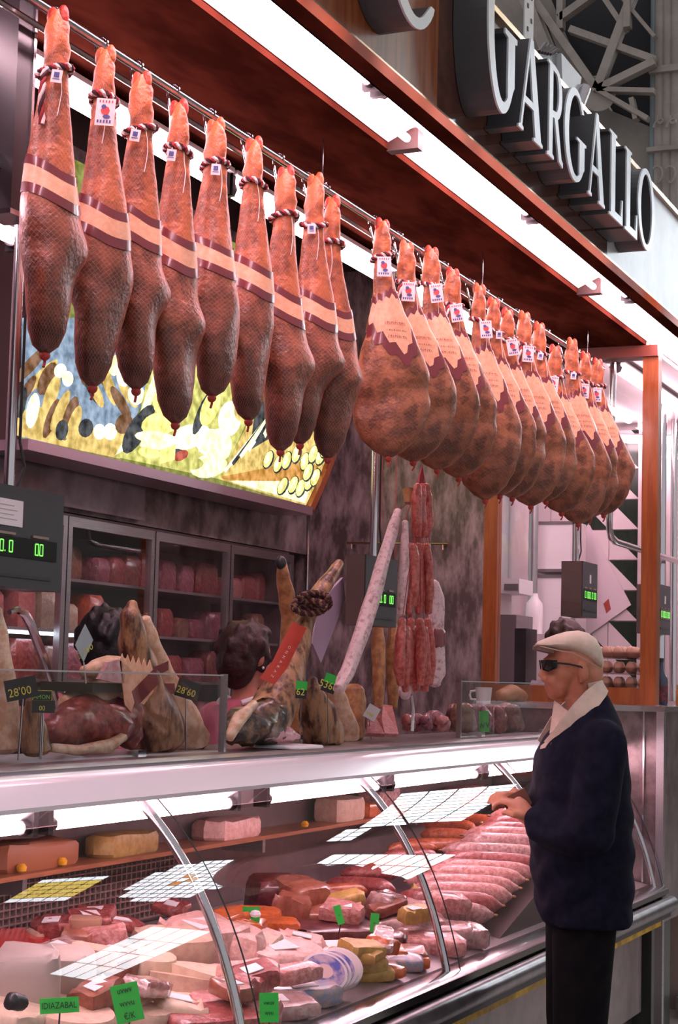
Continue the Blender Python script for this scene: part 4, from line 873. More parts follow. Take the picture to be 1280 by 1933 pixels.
# ------------------------------------------------------------------ goods inside the display case
def bedz(y): return .675+(y-1.90)*.1892
def bed(px, py, h=0):
    r = ray(px, py); k = .1892; t = (.675+h+k*(CAM.y-1.90)-CAM.z)/(r.z-k*r.y); return CAM+r*t
BR = math.atan(.1892)
case_items = []
def put(m, name, mats, label, cat, p, yaw, group, parts=(), h=0, roll=0):
    t = thing(name, label, cat, (p.x, p.y, bedz(p.y)+h), 0, group); t.rotation_euler = (BR, roll, yaw)
    m.build(name+'_body', mats, t)
    for nm, pm_, mt in parts: pm_.build(nm, mt, t, smooth=False)
    return t
SALM = [mat('salami_'+n, c, .36, c2=c2, scale=62, detail=7, bump=.4, bscale=70, coat=.3) for n, c, c2 in (('rose',(.46,.15,.14),(.66,.33,.30)),('dusty',(.58,.33,.31),(.34,.13,.12)),('orange',(.60,.16,.06),(.42,.08,.04)),('deep_red',(.26,.045,.045),(.42,.11,.10)))]
SALN = ['rose','dusty white','orange red','deep red']
def salami(L, r, bend=0):
    m = MB(); pts = []; rs = []
    for k in range(13):
        f = k/12*2-1; pts.append((f*L/2, bend*(1-f*f), r)); rs.append(r*max(.16, (1-abs(f)**7)))
    return m.tube(pts, rs, 12)
rd = random.Random(21); rows = []
ks = 0
YA = math.atan2(-.91,.41)
part(MB().add([(5.72,1.93,.66),(6.95,1.93,.66),(6.95,1.93,.98),(5.72,2.33,.74),(6.95,2.33,.74),(6.95,2.33,1.02)], [(0,1,2),(3,5,4),(0,2,5,3),(1,4,5,2),(0,3,4,1)]), 'display_riser', mat('dark_riser', (.07,.03,.03), .5), smooth=False)
for k in range(13):                       # the long row across the front, climbing a sloping riser away from the shopper
    x = 5.74+k*.090; ci = rd.choice((0,1,0,3,1)); r = rd.uniform(.036,.044); L = rd.uniform(.34,.40); y = 2.13+rd.uniform(-.02,.02)
    kn = MB(); kn.ell((-L/2-.006,0,r),(.009,.005,.005),8,6); kn.ell((L/2+.006,0,r),(.009,.005,.005),8,6)
    t = put(salami(L, r, rd.uniform(-.012,.012)), 'salami', SALM[ci], '%s salami, %s in the row laid front to back by the man' % (SALN[ci], ORD[k]), 'salami', Vector((x,y,0)), YA+rd.uniform(-.08,.08), 'salami row in the case', (('tied_ends', kn, SKINT),)); ks += 1
    t.location.z += .0+(x-5.72)*.235; t.rotation_euler = (0, 0.03, t.rotation_euler.z)
for k in range(11):                       # second tier at the back
    x = 5.45+k*.14; ci = rd.choice((2,3,0,2)); r = rd.uniform(.024,.036); L = rd.uniform(.20,.30)
    put(salami(L, r, rd.uniform(-.03,.03)), 'salami', SALM[ci], 'short %s sausage, %s at the back of the case beyond the long row' % (SALN[ci], ORD[k]), 'sausage', Vector((x,2.42+rd.uniform(-.03,.04),0)), YA+rd.uniform(-.7,.7), 'back sausages in the case', h=rd.uniform(.0,.03)+max(0,(x-5.7)*.16))
for k, (px, py, L, r, ci) in enumerate(((875,1605,.20,.03,0),(862,1628,.2,.03,2),(905,1640,.22,.03,2),(838,1640,.2,.032,2))):
    p = bed(px, py, .05); put(salami(L, r), 'salami', SALM[ci], '%s cut sausage lying on top of the back heap, %s from the left' % (SALN[ci], ORD[k]), 'sausage', p, YA+.6+.3*k, 'sausages on the back heap', h=.055, roll=.2)
# packs, slabs and cheeses: (kind, px, py, width, depth, height, colour index, yaw, label)
CHW = mat('pale_cheese_rind', (.66,.46,.34), .5, c2=(.56,.36,.27), scale=40); CHC = mat('cream_cheese', (.74,.58,.42), .5, c2=(.66,.48,.36), scale=30); PINKW = mat('pink_paper_wrap', (.80,.48,.42), .45, c2=(.66,.34,.30), scale=45, bump=1.0, bscale=22); BLUEW = mat('blue_grey_wrap', (.20,.24,.36), .3, c2=(.44,.30,.26), scale=45, coat=.4); ORW = mat('orange_wrap', (.72,.17,.04), .3, c2=(.50,.10,.03), scale=50, coat=.5); YELW = mat('ochre_block', (.55,.34,.10), .45, c2=(.42,.24,.07), scale=40); RUST = mat('rust_brown_block', (.26,.08,.05), .35, c2=(.38,.13,.08), scale=45, coat=.3); DUSK = mat('dark_cured_block', (.095,.022,.024), .3, c2=(.18,.05,.05), scale=45, coat=.4); CLEAR = mat('clear_film_pack', (.60,.40,.38), .12, c2=(.44,.22,.20), scale=45, coat=1.0, bump=.7, bscale=25)
def slab_mesh(w_, d, h, wob=.05, seed=0):
    r_ = random.Random(seed); m = MB(); rings = []; n = 14
    for f, z in ((.94,0),(1,.15),(1,.75),(.93,.95),(.80,1)):
        ring = []
        for j in range(n):
            u = 2*math.pi*j/n; c_, s_ = math.cos(u), math.sin(u); e = .45
            ring.append(Vector((w_/2*f*abs(c_)**e*(1 if c_ > 0 else -1), d/2*f*abs(s_)**e*(1 if s_ > 0 else -1), z*h)))
        rings.append(ring)
    off = [1+r_.uniform(-wob,wob) for _ in range(n)]
    return m.loft([[Vector((v.x*off[j], v.y*off[j], v.z*(1+r_.uniform(-wob,wob)))) for j, v in enumerate(rg)] for rg in rings])
def wedge(R, h, a):
    m = MB(); pts = [(0,0)]+[(R*math.cos(R_(a*k/6)), R*math.sin(R_(a*k/6))) for k in range(7)]
    cx_ = sum(p[0] for p in pts)/8; cy_ = sum(p[1] for p in pts)/8
    return m.prism([(p[0]-cx_, p[1]-cy_) for p in pts], [], lambda p: Vector((p[0],p[1],0)), lambda p: Vector((p[0]*.97,p[1]*.97,h)))
def lab_part(w_, d, h, mt=None): 
    m = MB(); m.box((-w_/2,-d/2,h-.001),(w_/2,d/2,h+.0015)); return ('paper_label', m, mt or PAPER)
ITEMS = [
 ('slab',620,1762,.34,.12,.055,DUSK,-.9,'long dark cured meat block under the first green card'),
 ('slab',600,1735,.30,.13,.075,RUST,-.9,'rust brown meat block behind the long dark block'),
 ('slab',700,1775,.22,.10,.05,DUSK,-1.0,'short dark cured block right of the long dark one'),
 ('slab',560,1700,.16,.16,.13,RUST,-.4,'tall rust brown joint with a grey sticker in the middle of the case'),
 ('slab',520,1690,.18,.15,.12,DUSK,-.7,'glossy black-red joint behind the rust brown one'),
 ('pack',545,1722,.10,.12,.10,RUST,.2,'square brown wrapped block beside the glossy joint'),
 ('slab',470,1730,.20,.09,.05,ORW,-1.25,'orange wrapped slab beside the green card at the post'),
 ('slab',500,1750,.22,.08,.05,ORW,-1.15,'second orange wrapped slab sloping to the front'),
 ('wheel',745,1720,.11,0,.075,SALM[1],0,'round grey-pink cheese wheel at the back of the middle pane'),
 ('pack',790,1700,.10,.09,.09,YELW,.3,'ochre cube of wrapped meat near the second glass post'),
 ('pack',815,1705,.10,.08,.08,mat('dark_green_pack',(.09,.08,.04),.3,coat=.5),.2,'dark olive pack with yellow print near the second glass post'),
 ('slab',770,1745,.26,.12,.06,CLEAR,-1.0,'clear film pack of pink meat right of the second green card'),
 ('slab',820,1760,.26,.11,.055,CLEAR,-1.1,'clear film pack of meat lying by the second post'),
 ('pack',720,1800,.16,.10,.045,ORW,-.9,'orange pack between the dark block and the blue packs'),
 ('pack',775,1808,.15,.10,.045,RUST,-.9,'rust coloured pack left of the second post foot'),
 ('pack',748,1815,.17,.11,.035,BLUEW,-.8,'blue rimmed pack of orange slices nearest the second post'),
 ('pack',800,1822,.17,.11,.035,ORW,-.8,'orange sliced pack in front of the second post'),
 ('pack',705,1838,.16,.10,.03,YELW,-.7,'ochre sliced pack behind the round tins'),
 ('pack',760,1846,.17,.10,.03,ORW,-.75,'orange glossy pack at the front sill'),
 ('slab',600,1818,.24,.12,.06,CHW,-.95,'tan wrapped cheese bar with white label in the middle pane'),
 ('slab',660,1822,.22,.10,.05,YELW,-.95,'ochre cheese bar beside the tan one'),
 ('pack',640,1800,.18,.12,.05,PINKW,-.8,'pink paper parcel behind the cheese bars'),
 ('pack',520,1815,.24,.18,.10,PINKW,-.5,'large crumpled pink paper parcel right of the first post'),
 ('pack',480,1790,.20,.16,.09,PINKW,.2,'pink paper parcel at the first post behind the large one'),
 ('pack',560,1790,.18,.14,.08,PINKW,.4,'pink paper parcel in front of the dark block'),
 ('pack',570,1875,.22,.11,.05,BLUEW,-.6,'blue and orange printed pack in front of the tins'),
 ('pack',520,1862,.16,.10,.05,BLUEW,-.5,'blue grey printed pack touching the first post'),
 ('pack',560,1915,.24,.12,.04,CLEAR,-.7,'clear film pack at the bottom edge below the blue pack'),
 ('slab',440,1905,.24,.14,.07,SALM[0],-.6,'glossy red meat piece left of the first post foot'),
 ('slab',410,1935,.24,.14,.06,SALM[3],-.6,'dark red meat piece at the bottom edge by the post'),
 ('pack',430,1790,.24,.16,.12,PINKW,.5,'large pink wrapped joint left of the first post'),
 ('pack',370,1785,.26,.20,.13,PINKW,-.3,'pink parcel under the reflected window in the left pane'),
 ('slab',320,1800,.22,.16,.12,CHW,-.5,'pale tan cheese block in the left pane'),
 ('wedge',360,1850,.17,70,.08,CHC,.4,'cream cheese wedge standing in the left pane'),
 ('wedge',300,1862,.16,60,.07,CHW,1.2,'tan cheese wedge beside the large green card'),
 ('slab',390,1858,.20,.13,.07,PINKW,-.6,'pink wrapped cheese near the first post'),
 ('wheel',265,1830,.085,0,.09,CHC,0,'small cream cheese wheel behind the large green card'),
 ('pack',200,1830,.15,.12,.11,RUST,.1,'brown wrapped cheese block with pale sticker'),
 ('slab',120,1850,.15,.11,.15,mat('pale_grey_carton',(.52,.42,.36),.5),-1.0,'pale grey carton standing left of the green card'),
 ('slab',50,1860,.16,.12,.17,mat('grey_box',(.46,.38,.34),.5),-1.0,'larger grey carton at the left edge'),
 ('wheel',30,1805,.12,0,.08,mat('red_waxed_cheese',(.50,.03,.03),.25,coat=.6),0,'red waxed cheese ball at the left edge'),
 ('wheel',72,1798,.10,0,.08,mat('red_waxed_cheese',(.50,.03,.03),.25),0,'second red waxed cheese behind the cartons'),
 ('wheel',118,1925,.12,0,.06,CHW,0,'pink-tan round cheese at the bottom left'),
 ('wedge',215,1895,.15,80,.06,CHC,.2,'cream wedge under the large green card'),
 ('pack',20,1925,.2,.14,.07,CHC,.2,'cream wrapped cheese in the bottom left corner'),
 ('pack',330,1905,.22,.14,.06,CHC,.6,'cream parcel in front of the tan wedge'),
 ('pack',170,1880,.12,.10,.06,RUST,.5,'brown pack between the small and the large green card'),
 ('slab',270,1915,.18,.14,.05,CHW,.2,'tan cheese slab at the bottom edge under the large green card'),
 ('slab',520,1925,.2,.14,.05,SALM[2],.3,'orange meat slab at the bottom edge'),
 ('pack',905,1775,.2,.12,.06,CLEAR,-1.0,'clear film pack of pale meat at the front sill by the man'),
 ('pack',850,1790,.2,.11,.05,SALM[0],-1.0,'rose meat pack just right of the second post'),
 ('slab',940,1590,.3,.2,.10,DUSK,.3,'dark smoked slab at the very back near the man'),
 ('slab',820,1575,.4,.2,.10,DUSK,.1,'dark smoked slab at the back right of the second post'),
]
for k, (kind, px, py, a, b, h, mt, yaw, lab) in enumerate(ITEMS):
    p = bed(px, py, h*.5); p.y = max(min(p.y, 2.54), 1.99); 
    prt = []
    if kind == 'slab': m = slab_mesh(a, b, h, .05, k); nm, cat = 'meat_block', 'meat block'
    elif kind == 'pack': m = slab_mesh(a, b, h, .10, k); nm, cat = 'wrapped_pack', 'pack'; prt = [lab_part(a*.35, b*.4, h)]
    elif kind == 'wheel': m = MB().lathe([(.02,0),(a*.92,.004),(a,h*.25),(a,h*.75),(a*.92,h),(.02,h*1.01)], n=24); nm, cat = 'round_cheese', 'cheese'
    else: m = wedge(a, h, b); nm, cat = 'cheese_wedge', 'cheese'
    if 'cheese bar' in lab: prt = [lab_part(a*.45, b*.8, h)]
    if 'cheese' in lab: cat = 'cheese'
    if 'carton' in lab: nm, cat = 'carton', 'carton'
    put(m, nm, mt, lab, cat, p, yaw, None, prt)
# small film-wrapped cuts filling the gaps
rg = random.Random(77); FM = [CLEAR, SALM[0], PINKW, RUST, CHW, ORW, SALM[3], YELW]; FN = ['clear','rose','pink','rust','tan','orange','deep red','ochre']
spots = [(rg.uniform(20,860), rg.uniform(0,1)) for _ in range(40)]; spots.sort()
for k, (px, f) in enumerate(spots):
    lo, hi = 1935-max(0,px-520)*.26, 1765-max(0,px-400)*.10; p = bed(px, lerp(lo, hi, f)-12, .04); p.y = max(min(p.y, 2.52), 1.98)
    ci = rg.randrange(8); h = rg.uniform(.025,.05); a = rg.uniform(.09,.16); b = rg.uniform(.06,.10)
    put(slab_mesh(a, b, h, .14, 500+k), 'film_pack', FM[ci], 'small %s film-wrapped cut, %s from the left in the %s half of the case' % (FN[ci], ORD[k % 20], 'left' if k < 20 else 'right'), 'meat cut', p, rg.uniform(-1.4,.4), 'small film-wrapped cuts in the case', (lab_part(a*.4, b*.45, h),) if k % 2 else (), h=rg.uniform(.055,.10), roll=rg.uniform(-.25,.25))
# round tins with printed lids, tilted towards the glass
for k, px in enumerate((622,648,682,716)):
    p = bed(px, 1868+k*3, .03); p.y = max(p.y, 1.97); t = thing('round_tin', '%s tilted round tin with blue printed lid at the front sill' % ['leftmost','second','third','rightmost'][k], 'tin', (p.x, p.y, bedz(p.y)+.012), 0, 'round blue tins'); t.rotation_euler = (VIEW*.62+UZ*.78+Vector((0,-.25,0))).to_track_quat('Z','Y').to_euler(); t.location.z += .045
    white = k == 3
    MB().lathe([(.01,0),(.062,0),(.065,.004),(.065,.022),(.060,.024)], n=28).build('tin_body', mat('tin_rim', (.66,.56,.58), .3), t)
    MB().lathe([(.002,.0245),(.056,.0245),(.056,.026),(.002,.0262)], n=28).build('lid_print', mat('tin_white_lid',(.72,.56,.54),.3) if white else mat('tin_blue_print', (.10,.10,.36), .3, c2=(.48,.34,.42), scale=34), t)
    if not white: MB().lathe([(.002,.0266),(.024,.0266),(.002,.0268)], n=18).build('lid_emblem', mat('tin_emblem', (.62,.42,.40), .4), t)
# green cards inside the case
def gcard(label, px, py, w_, h, tilt, s, y=None, font=.3, rows=None):
    c = bed(px, py, .12) if y is None else ony(px, py, y); t = thing('price_card', label, 'price card', (c.x, c.y, c.z-h/2)); ux = SIDE*math.cos(tilt)+UZ*math.sin(tilt); uz = UZ*math.cos(tilt)-SIDE*math.sin(tilt)
    part(card(c, ux, uz, w_, h), 'card', GREEN, t, smooth=False); m = MB()
    for k, line in enumerate(rows or [s]): lettering(m, line, c+VIEW*.003+uz*h*((len(rows or [s])-1)/2-k)*.34, ux, uz, h*font, squeeze=.8)
    part(m, 'card_lettering', BLKC, t, smooth=False); part(MB().cyl(c-uz*h*.4-VIEW*.004, c-UZ*(h*.5+.03)-VIEW*.004, .002, n=5), 'stem', BLACK, t)
gcard('green card hand-lettered IDIAZABAL at the lower left of the case', 112, 1898, .085, .033, .08, 'IDIAZABAL', font=.42)
gcard('large green card with handwritten euro price at the lower left of the case', 240, 1893, .062, .085, .25, '', font=.17, rows=['uvwv','wvvu', '\u20ac/K'])
gcard('green card with marker writing on the front at the first glass post', 508, 1902, .045, .068, .05, '', font=.16, rows=['vwuv','wvu'])
gcard('narrow tilted green card stuck in the long dark block', 640, 1727, .022, .058, .30, '', font=.1, rows=['w'])
gcard('green card standing right of the dark block in the middle pane', 707, 1742, .026, .056, -.05, '', font=.12, rows=['wv'])
gcard('green card behind the first glass post half hidden by a white tag', 474, 1730, .05, .055, .0, '', font=.12, rows=['vw'])
m = MB(); m.lathe([(.002,0),(.014,.003),(.017,.010),(.012,.018),(.002,.021)], bed(482,1732,.13), 12); tag(m.build('white_pot', WHITE), 'small white pot in front of the half hidden green card', 'pot')
m = MB(); c = bed(110,1905,.08); tag(blob([(20,1890,16),(40,1892,16)], c.y+.02, seed=1).build('dark_card_holder', BLACK), 'dark rounded card holder at the left edge of the case', 'card holder')
# bits on the rear shelf
for k, (px, py, w_, d, h, mt, lab) in enumerate(((60,1600,.34,.1,.07,mat('shelf_box_brown',(.36,.12,.05),.45),'brown board box at the left end of the rear shelf'),(230,1605,.30,.1,.06,YELW,'ochre board box on the rear shelf in the left pane'),(430,1552,.30,.12,.06,PINKW,'pink paper sheet folded on the rear shelf'),(640,1535,.24,.12,.08,CHW,'pale joint on the rear shelf in the middle pane'),(715,1520,.18,.12,.11,SALM[1],'rounded pink joint on the rear shelf'),(690,1560,.16,.1,.05,ORW,'orange pack at the front of the rear shelf'),(740,1555,.14,.1,.05,ORW,'second orange pack on the rear shelf'),(880,1490,.3,.12,.06,SALM[0],'rose joint on the rear shelf near the man'))):
    c = ony(px, py, 2.57); o = slab_mesh(w_, d, h, .08, 200+k).build('shelf_pack', mt); o.location = (c.x, 2.572, 1.0425); tag(o, lab, 'pack')
for k, px in enumerate((42,118,575)):
    c = ony(px, (1607,1612,1568)[k], 2.515); m = MB(); m.lathe([(.002,-.012),(.012,-.006),(.014,.004),(.008,.012),(.002,.013)], Vector((c.x, 2.515, 1.0555)), 12); tag(m.build('yellow_knob', mat('amber_knob', (.80,.40,.02), .35)), 'small amber knob on the rear shelf, %s from the left' % ORD[k], 'knob', 'amber knobs')
c = bed(150,1760,.09); m = MB(); m.lathe([(.05,0),(.052,.10),(.058,.115),(.058,.128),(.04,.13)], Vector((c.x, min(c.y,2.55), bedz(min(c.y,2.55)))), 20); tag(m.build('cardboard_tub', mat('tan_tub', (.48,.26,.17), .55)), 'tan round tub standing before the air grille', 'tub')

# ------------------------------------------------------------------ people
SKIN = mat('skin', (.46,.17,.095), .48, c2=(.54,.22,.13), scale=18, sss=0)
SKINP = mat('skin_pink', (.50,.20,.14), .5, c2=(.56,.25,.18), scale=18)
NAVY = mat('navy_wool', (.0045,.005,.013), .9, spec=.12, c2=(.008,.0085,.020), scale=30, bump=.25, bscale=16)
TROUS = mat('black_trousers', (.003,.003,.004), .9, spec=.12, c2=(.006,.0055,.0065), scale=20)
CREAM = mat('cream_cotton', (.66,.52,.42), .75, c2=(.58,.45,.36), scale=24, bump=.15, bscale=30)
CAPC = mat('cream_cap_cotton', (.66,.55,.44), .75, c2=(.58,.47,.37), scale=20, bump=.15, bscale=40)
MD = 5.5
FD = -right.copy(); FD.z = 0; FD.normalize(); LT = fwd.copy()*-1; LT.z = 0; LT.normalize()      # facing, and his left towards us
def mp_(px, py, lat=0): return at(px, py, MD)+LT*lat
PXM = MD/F_PX
MR = Matrix((FD, LT, UZ)).transposed()                    # local (front, left, up) -> world
def limb(m, pts, rs, n=14):
    fine = []; fr_ = []
    for k in range(len(pts)-1):
        for q in range(4): fine.append(pts[k].lerp(pts[k+1], q/4)); fr_.append(lerp(rs[k], rs[k+1], q/4))
    fine.append(pts[-1]); fr_.append(rs[-1]); m.tube(fine, fr_, n); m.ell(pts[0], (rs[0],)*3, 12, 8); m.ell(pts[-1], (rs[-1],)*3, 12, 8)
def hand(m, wrist, fwd_, up_, curl=.9, L=.18, flip=1):
    # palm plus four fingers of different length and a thumb leaving the side of the palm
    f = fwd_.normalized(); u = (up_-f*up_.dot(f)).normalized(); s = f.cross(u)*flip
    pl = L*.50; m.tube([wrist-f*.02, wrist+f*pl*.3, wrist+f*pl*.7, wrist+f*pl], [.024,.029,.032,.027], 12)
    for k in (-1.4,-.5,.45,1.3): m.tube([wrist+f*pl*.2+s*k*.007, wrist+f*pl+s*k*.017], [.012,.011], 8)
    for k, ln in ((-1.45,.42),(-.5,.50),(.45,.47),(1.35,.37)):
        b = wrist+f*pl*.97+s*k*.017; a1 = curl*.55; p = [b]; d = f; an = 0
        for sg in (.46,.31,.23):
            an += a1; d = f*math.cos(an)-u*math.sin(an); p.append(p[-1]+d*L*ln*sg*1.0)
        m.tube(p, [.0098,.0092,.0085,.0070], 8); m.ell(p[-1], (.0070,)*3, 8, 6)
    b = wrist+f*pl*.30-s*.022; p = [b, b+(f*.6-s*.8-u*.25).normalized()*.032, b+(f*.6-s*.8-u*.25).normalized()*.032+(f*.85-u*.5+s*.15).normalized()*.030, b+(f*.6-s*.8-u*.25).normalized()*.032+(f*.75-u*.6+s*.35).normalized()*.052]
    m.tube(p, [.013,.012,.0105,.008], 8); m.ell(p[-1], (.008,)*3, 8, 6)

man = thing('person', 'man in a cream flat cap, sunglasses and navy coat at the meat counter', 'person', (at(1095,1500,MD).x, at(1095,1500,MD).y, 0))
b = MB()
# head
E = lambda px, py, lat, r, mtx=None: b.ell(mp_(px,py,lat), r, 20, 14, mtx=mtx if mtx else MR)
E(1084,1244,0,(.083,.072,.080)); E(1064,1262,0,(.060,.062,.072)); E(1056,1290,0,(.046,.052,.046)); E(1047,1309,0,(.024,.028,.020)); E(1110,1268,0,(.048,.058,.062))
E(1036,1252,0,(.022,.050,.022)); E(1040,1283,.030,(.020,.020,.020)); E(1040,1283,-.030,(.020,.020,.020))
b.tube([mp_(1033,1253,0), mp_(1028,1266,0), mp_(1021,1279,0)], [.010,.013,.013], 10); E(1027,1282,.010,(.010,.008,.008)); E(1027,1282,-.010,(.010,.008,.008))
E(1034,1297,0,(.012,.021,.006)); E(1036,1303,0,(.012,.019,.006))
for sg in (1,-1):
    tl = MR @ Matrix.Rotation(.25,3,'Y'); b.ell(mp_(1095,1268,.074*sg), (.018,.012,.032), 14, 10, mtx=tl); b.ell(mp_(1092,1284,.068*sg), (.009,.009,.012), 10, 8, mtx=MR)
b.tube([mp_(1092,1275,0), mp_(1100,1310,0), mp_(1108,1350,0), mp_(1112,1380,0)], [.058,.057,.064,.08], 16)
# trunk, arms and legs under the clothes
b.tube([mp_(1112,1375,0), mp_(1102,1440,0), mp_(1100,1560,0), mp_(1105,1700,0)], [.08,.13,.12,.12], 16)
AR = {1: ((1120,1402,.180),(1092,1564,.262),(998,1545,.115)), -1: ((1118,1398,-.165),(1095,1550,-.225),(1003,1530,-.03))}
for sg, (s_, e_, w_) in AR.items(): limb(b, [mp_(*s_), mp_(*e_), mp_(*w_)], [.050,.042,.026])
for sg in (1,-1):
    hp = mp_(1100,1700,.09*sg); ft = Vector((hp.x, hp.y, 0)); limb(b, [hp, ft+UZ*.48+FD*.015, ft+UZ*.09-FD*.02], [.078,.056,.040]); b.tube([ft+UZ*.05-FD*.05, ft+UZ*.045+FD*.05, ft+UZ*.03+FD*.15], [.035,.04,.028], 10)
hand(b, mp_(998,1545,.115), FD*.62+UZ*.62-LT*.45, UZ*.6-FD*.55+LT*.45, 1.05, .175, 1)
hand(b, mp_(1003,1530,-.03), FD*.75+UZ*.55+LT*.30, UZ*.7-FD*.5-LT*.3, .95, .175, -1)
bm_ = fused(b, .0052, 3)
for v in bm_.v: pass
part(bm_, 'body', SKIN, man)
# trousers and shoes
b = MB()
for sg in (1,-1):
    hp = mp_(1098,1690,.085*sg); ft = Vector((hp.x, hp.y, 0)); limb(b, [hp, ft+UZ*.50+FD*.012, ft+UZ*.10-FD*.015, ft+UZ*.045-FD*.015], [.105,.085,.072,.072], 16)
b.ell(mp_(1100,1690,0), (.125,.175,.12), 18, 12, mtx=MR)
part(fused(b, .014, 4), 'trousers', TROUS, man)
for sg in (1,-1):
    hp = mp_(1098,1690,.09*sg); ft = Vector((hp.x, hp.y, 0)); m = MB(); m.tube([ft-FD*.09+UZ*.045, ft+UZ*.05, ft+FD*.09+UZ*.042, ft+FD*.17+UZ*.032], [.038,.046,.044,.026], 12)
    for v in m.v: v.z = max(v.z, .004)
    part(m, 'shoe', BLACK, man)
# coat: trunk and sleeves in one surface
b = MB(); rings = []
for py, fr_, bk, la in ((1302,1104,1140,.056),(1318,1094,1150,.082),(1338,1078,1159,.122),(1362,1056,1169,.168),(1392,1030,1177,.198),(1425,1012,1182,.212),(1460,1006,1185,.215),(1530,1001,1190,.212),(1610,1001,1193,.212),(1680,1008,1192,.212),(1722,1016,1190,.214),(1741,1020,1187,.212)):
    c = (fr_+bk)/2; hw = (bk-fr_)/2*PXM; ring = []
    for j in range(32):
        u = 2*math.pi*j/32; cu, su = math.cos(u), math.sin(u); e = .78
        ring.append(mp_(c,py)+FD*(hw*abs(cu)**e*(1 if cu > 0 else -1))+LT*(la*abs(su)**e*(1 if su > 0 else -1)))
    rings.append(ring)
b.loft(rings)
for sg, (s_, e_, w_) in AR.items():
    S_, E_, W_ = mp_(*s_), mp_(*e_), mp_(*w_); lo_ = W_+(E_-W_).normalized()*.035
    limb(b, [S_, S_.lerp(E_,.5)+LT*.01*sg, E_, E_.lerp(lo_,.5)-UZ*.006, lo_], [.080,.074,.072,.068,.060], 16)
    b.ell(S_.lerp(E_,.94)-UZ*.008, (.075,.07,.062), 12, 8, mtx=MR)
cm = fused(b, .011, 5)
# soft cloth folds pressed into the sleeves and skirt
for v in cm.v:
    q = MR.transposed() @ (v-man.location); f = .0045*math.sin(q.z*55+q.x*38+math.sin(q.y*30)*1.2)*max(0,min(1,(1.36-q.z)*5)) + .004*math.sin(q.x*60+q.y*24)*max(0,min(1,(.98-q.z)*3))
    d = Vector((v.x-mp_(1098,1550).x, v.y-mp_(1098,1550).y, 0)); v += d.normalized()*f
part(cm, 'coat', NAVY, man)
# cream collar and button flap
for sg in (1,-1):
    pts = [(1138,1296,.022),(1128,1303,.060),(1108,1320,.092),(1086,1344,.118),(1064,1370,.126),(1046,1390,.112),(1026,1406,.075)]
    m = MB(); rings = []
    for k, (px, py, la) in enumerate(pts):
        wd_ = (12,15,18,20,20,16,9)[k]; c = mp_(px, py, la*sg); out = (LT*sg*.8-FD*.1+UZ*.25).normalized(); al = (Vector(mp_(*pts[min(k+1,6)][:2]))-Vector(mp_(*pts[max(k-1,0)][:2]))).normalized(); wv = out.cross(al).normalized()
        rings.append([c+wv*wd_*PXM+out*.010, c-wv*wd_*PXM+out*.016, c-wv*wd_*PXM+out*.008, c+wv*wd_*PXM+out*.002])
    m.loft(rings); part(m, 'collar', CREAM, man)
m = MB(); rings = []
for k in range(9):
    u = -math.pi*.5+math.pi*k/8; c = mp_(1106+30*math.cos(u)*1.0,1303-6*math.cos(u),.062*math.sin(u)); rings.append([c+UZ*.022-FD*.004, c-UZ*.020-FD*.012, c-UZ*.020-FD*.004, c+UZ*.022+FD*.003])
m.loft(rings); part(m, 'collar_band', CREAM, man)
m = MB(); m.slab([mp_(1064,1366,.118), mp_(1067,1388,.128), mp_(1044,1403,.118), mp_(1014,1412,.075), mp_(1016,1406,.070), mp_(1040,1385,.105)], .006); fl = part(m, 'button_flap', CREAM, man)
for px, py, la in ((1057,1389,.131),(1034,1402,.113)): part(MB().lathe([(.0005,0),(.006,0),(.006,.004),(.0005,.005)], mp_(px,py,la), 10, axis=LT), 'button', mat('brown_button', (.06,.03,.025), .4), fl)
m = MB(); m.slab([mp_(1046,1322,.0), mp_(1070,1345,.075), mp_(1050,1376,.085), mp_(1034,1392,.03)], .006); part(m, 'shirt_front', CREAM, man)
# flat cap
m = MB(); rings = []
for px, t_, b_, la in ((1012,1214,1219,.030),(1018,1210,1222,.048),(1030,1205,1225,.062),(1048,1198,1227,.073),(1070,1192,1231,.081),(1092,1190,1240,.083),(1110,1195,1250,.079),(1124,1206,1259,.068),(1133,1222,1263,.050),(1137,1238,1260,.028)):
    ring = []
    for j in range(20):
        u = 2*math.pi*j/20; cu, su = math.cos(u), math.sin(u); mid = b_-(b_-t_)*.35
        ring.append(mp_(px, mid-su*((mid-t_) if su > 0 else (b_-mid)), la*(abs(cu)**.8)*(1 if cu > 0 else -1)))
    rings.append(ring)
m.loft(rings); cp_ = part(m, 'flat_cap', CAPC, man)
m = MB(); rings = []
for px, py, la, th in ((1006,1221,.028,.003),(1010,1220,.048,.005),(1022,1222,.060,.006),(1040,1226,.066,.006)):
    rings.append([mp_(px+.10*abs(k)*10,py+abs(k)*2.0,la*k)+UZ*th for k in (-1,-.5,0,.5,1)]+[mp_(px+.10*abs(k)*10,py+abs(k)*2.0+2,la*k)-UZ*th for k in (1,.5,0,-.5,-1)])
m.loft(rings); part(m, 'cap_brim', mat('brim_brown', (.16,.10,.075), .7), cp_)
part(MB().tube([mp_(px,py,la) for px, py, la in ((1016,1221,.056),(1045,1228,.078),(1075,1234,.086),(1102,1248,.084),(1124,1262,.070))], .0018, 5), 'cap_seam', mat('cap_seam_brown', (.40,.30,.22), .8), cp_)
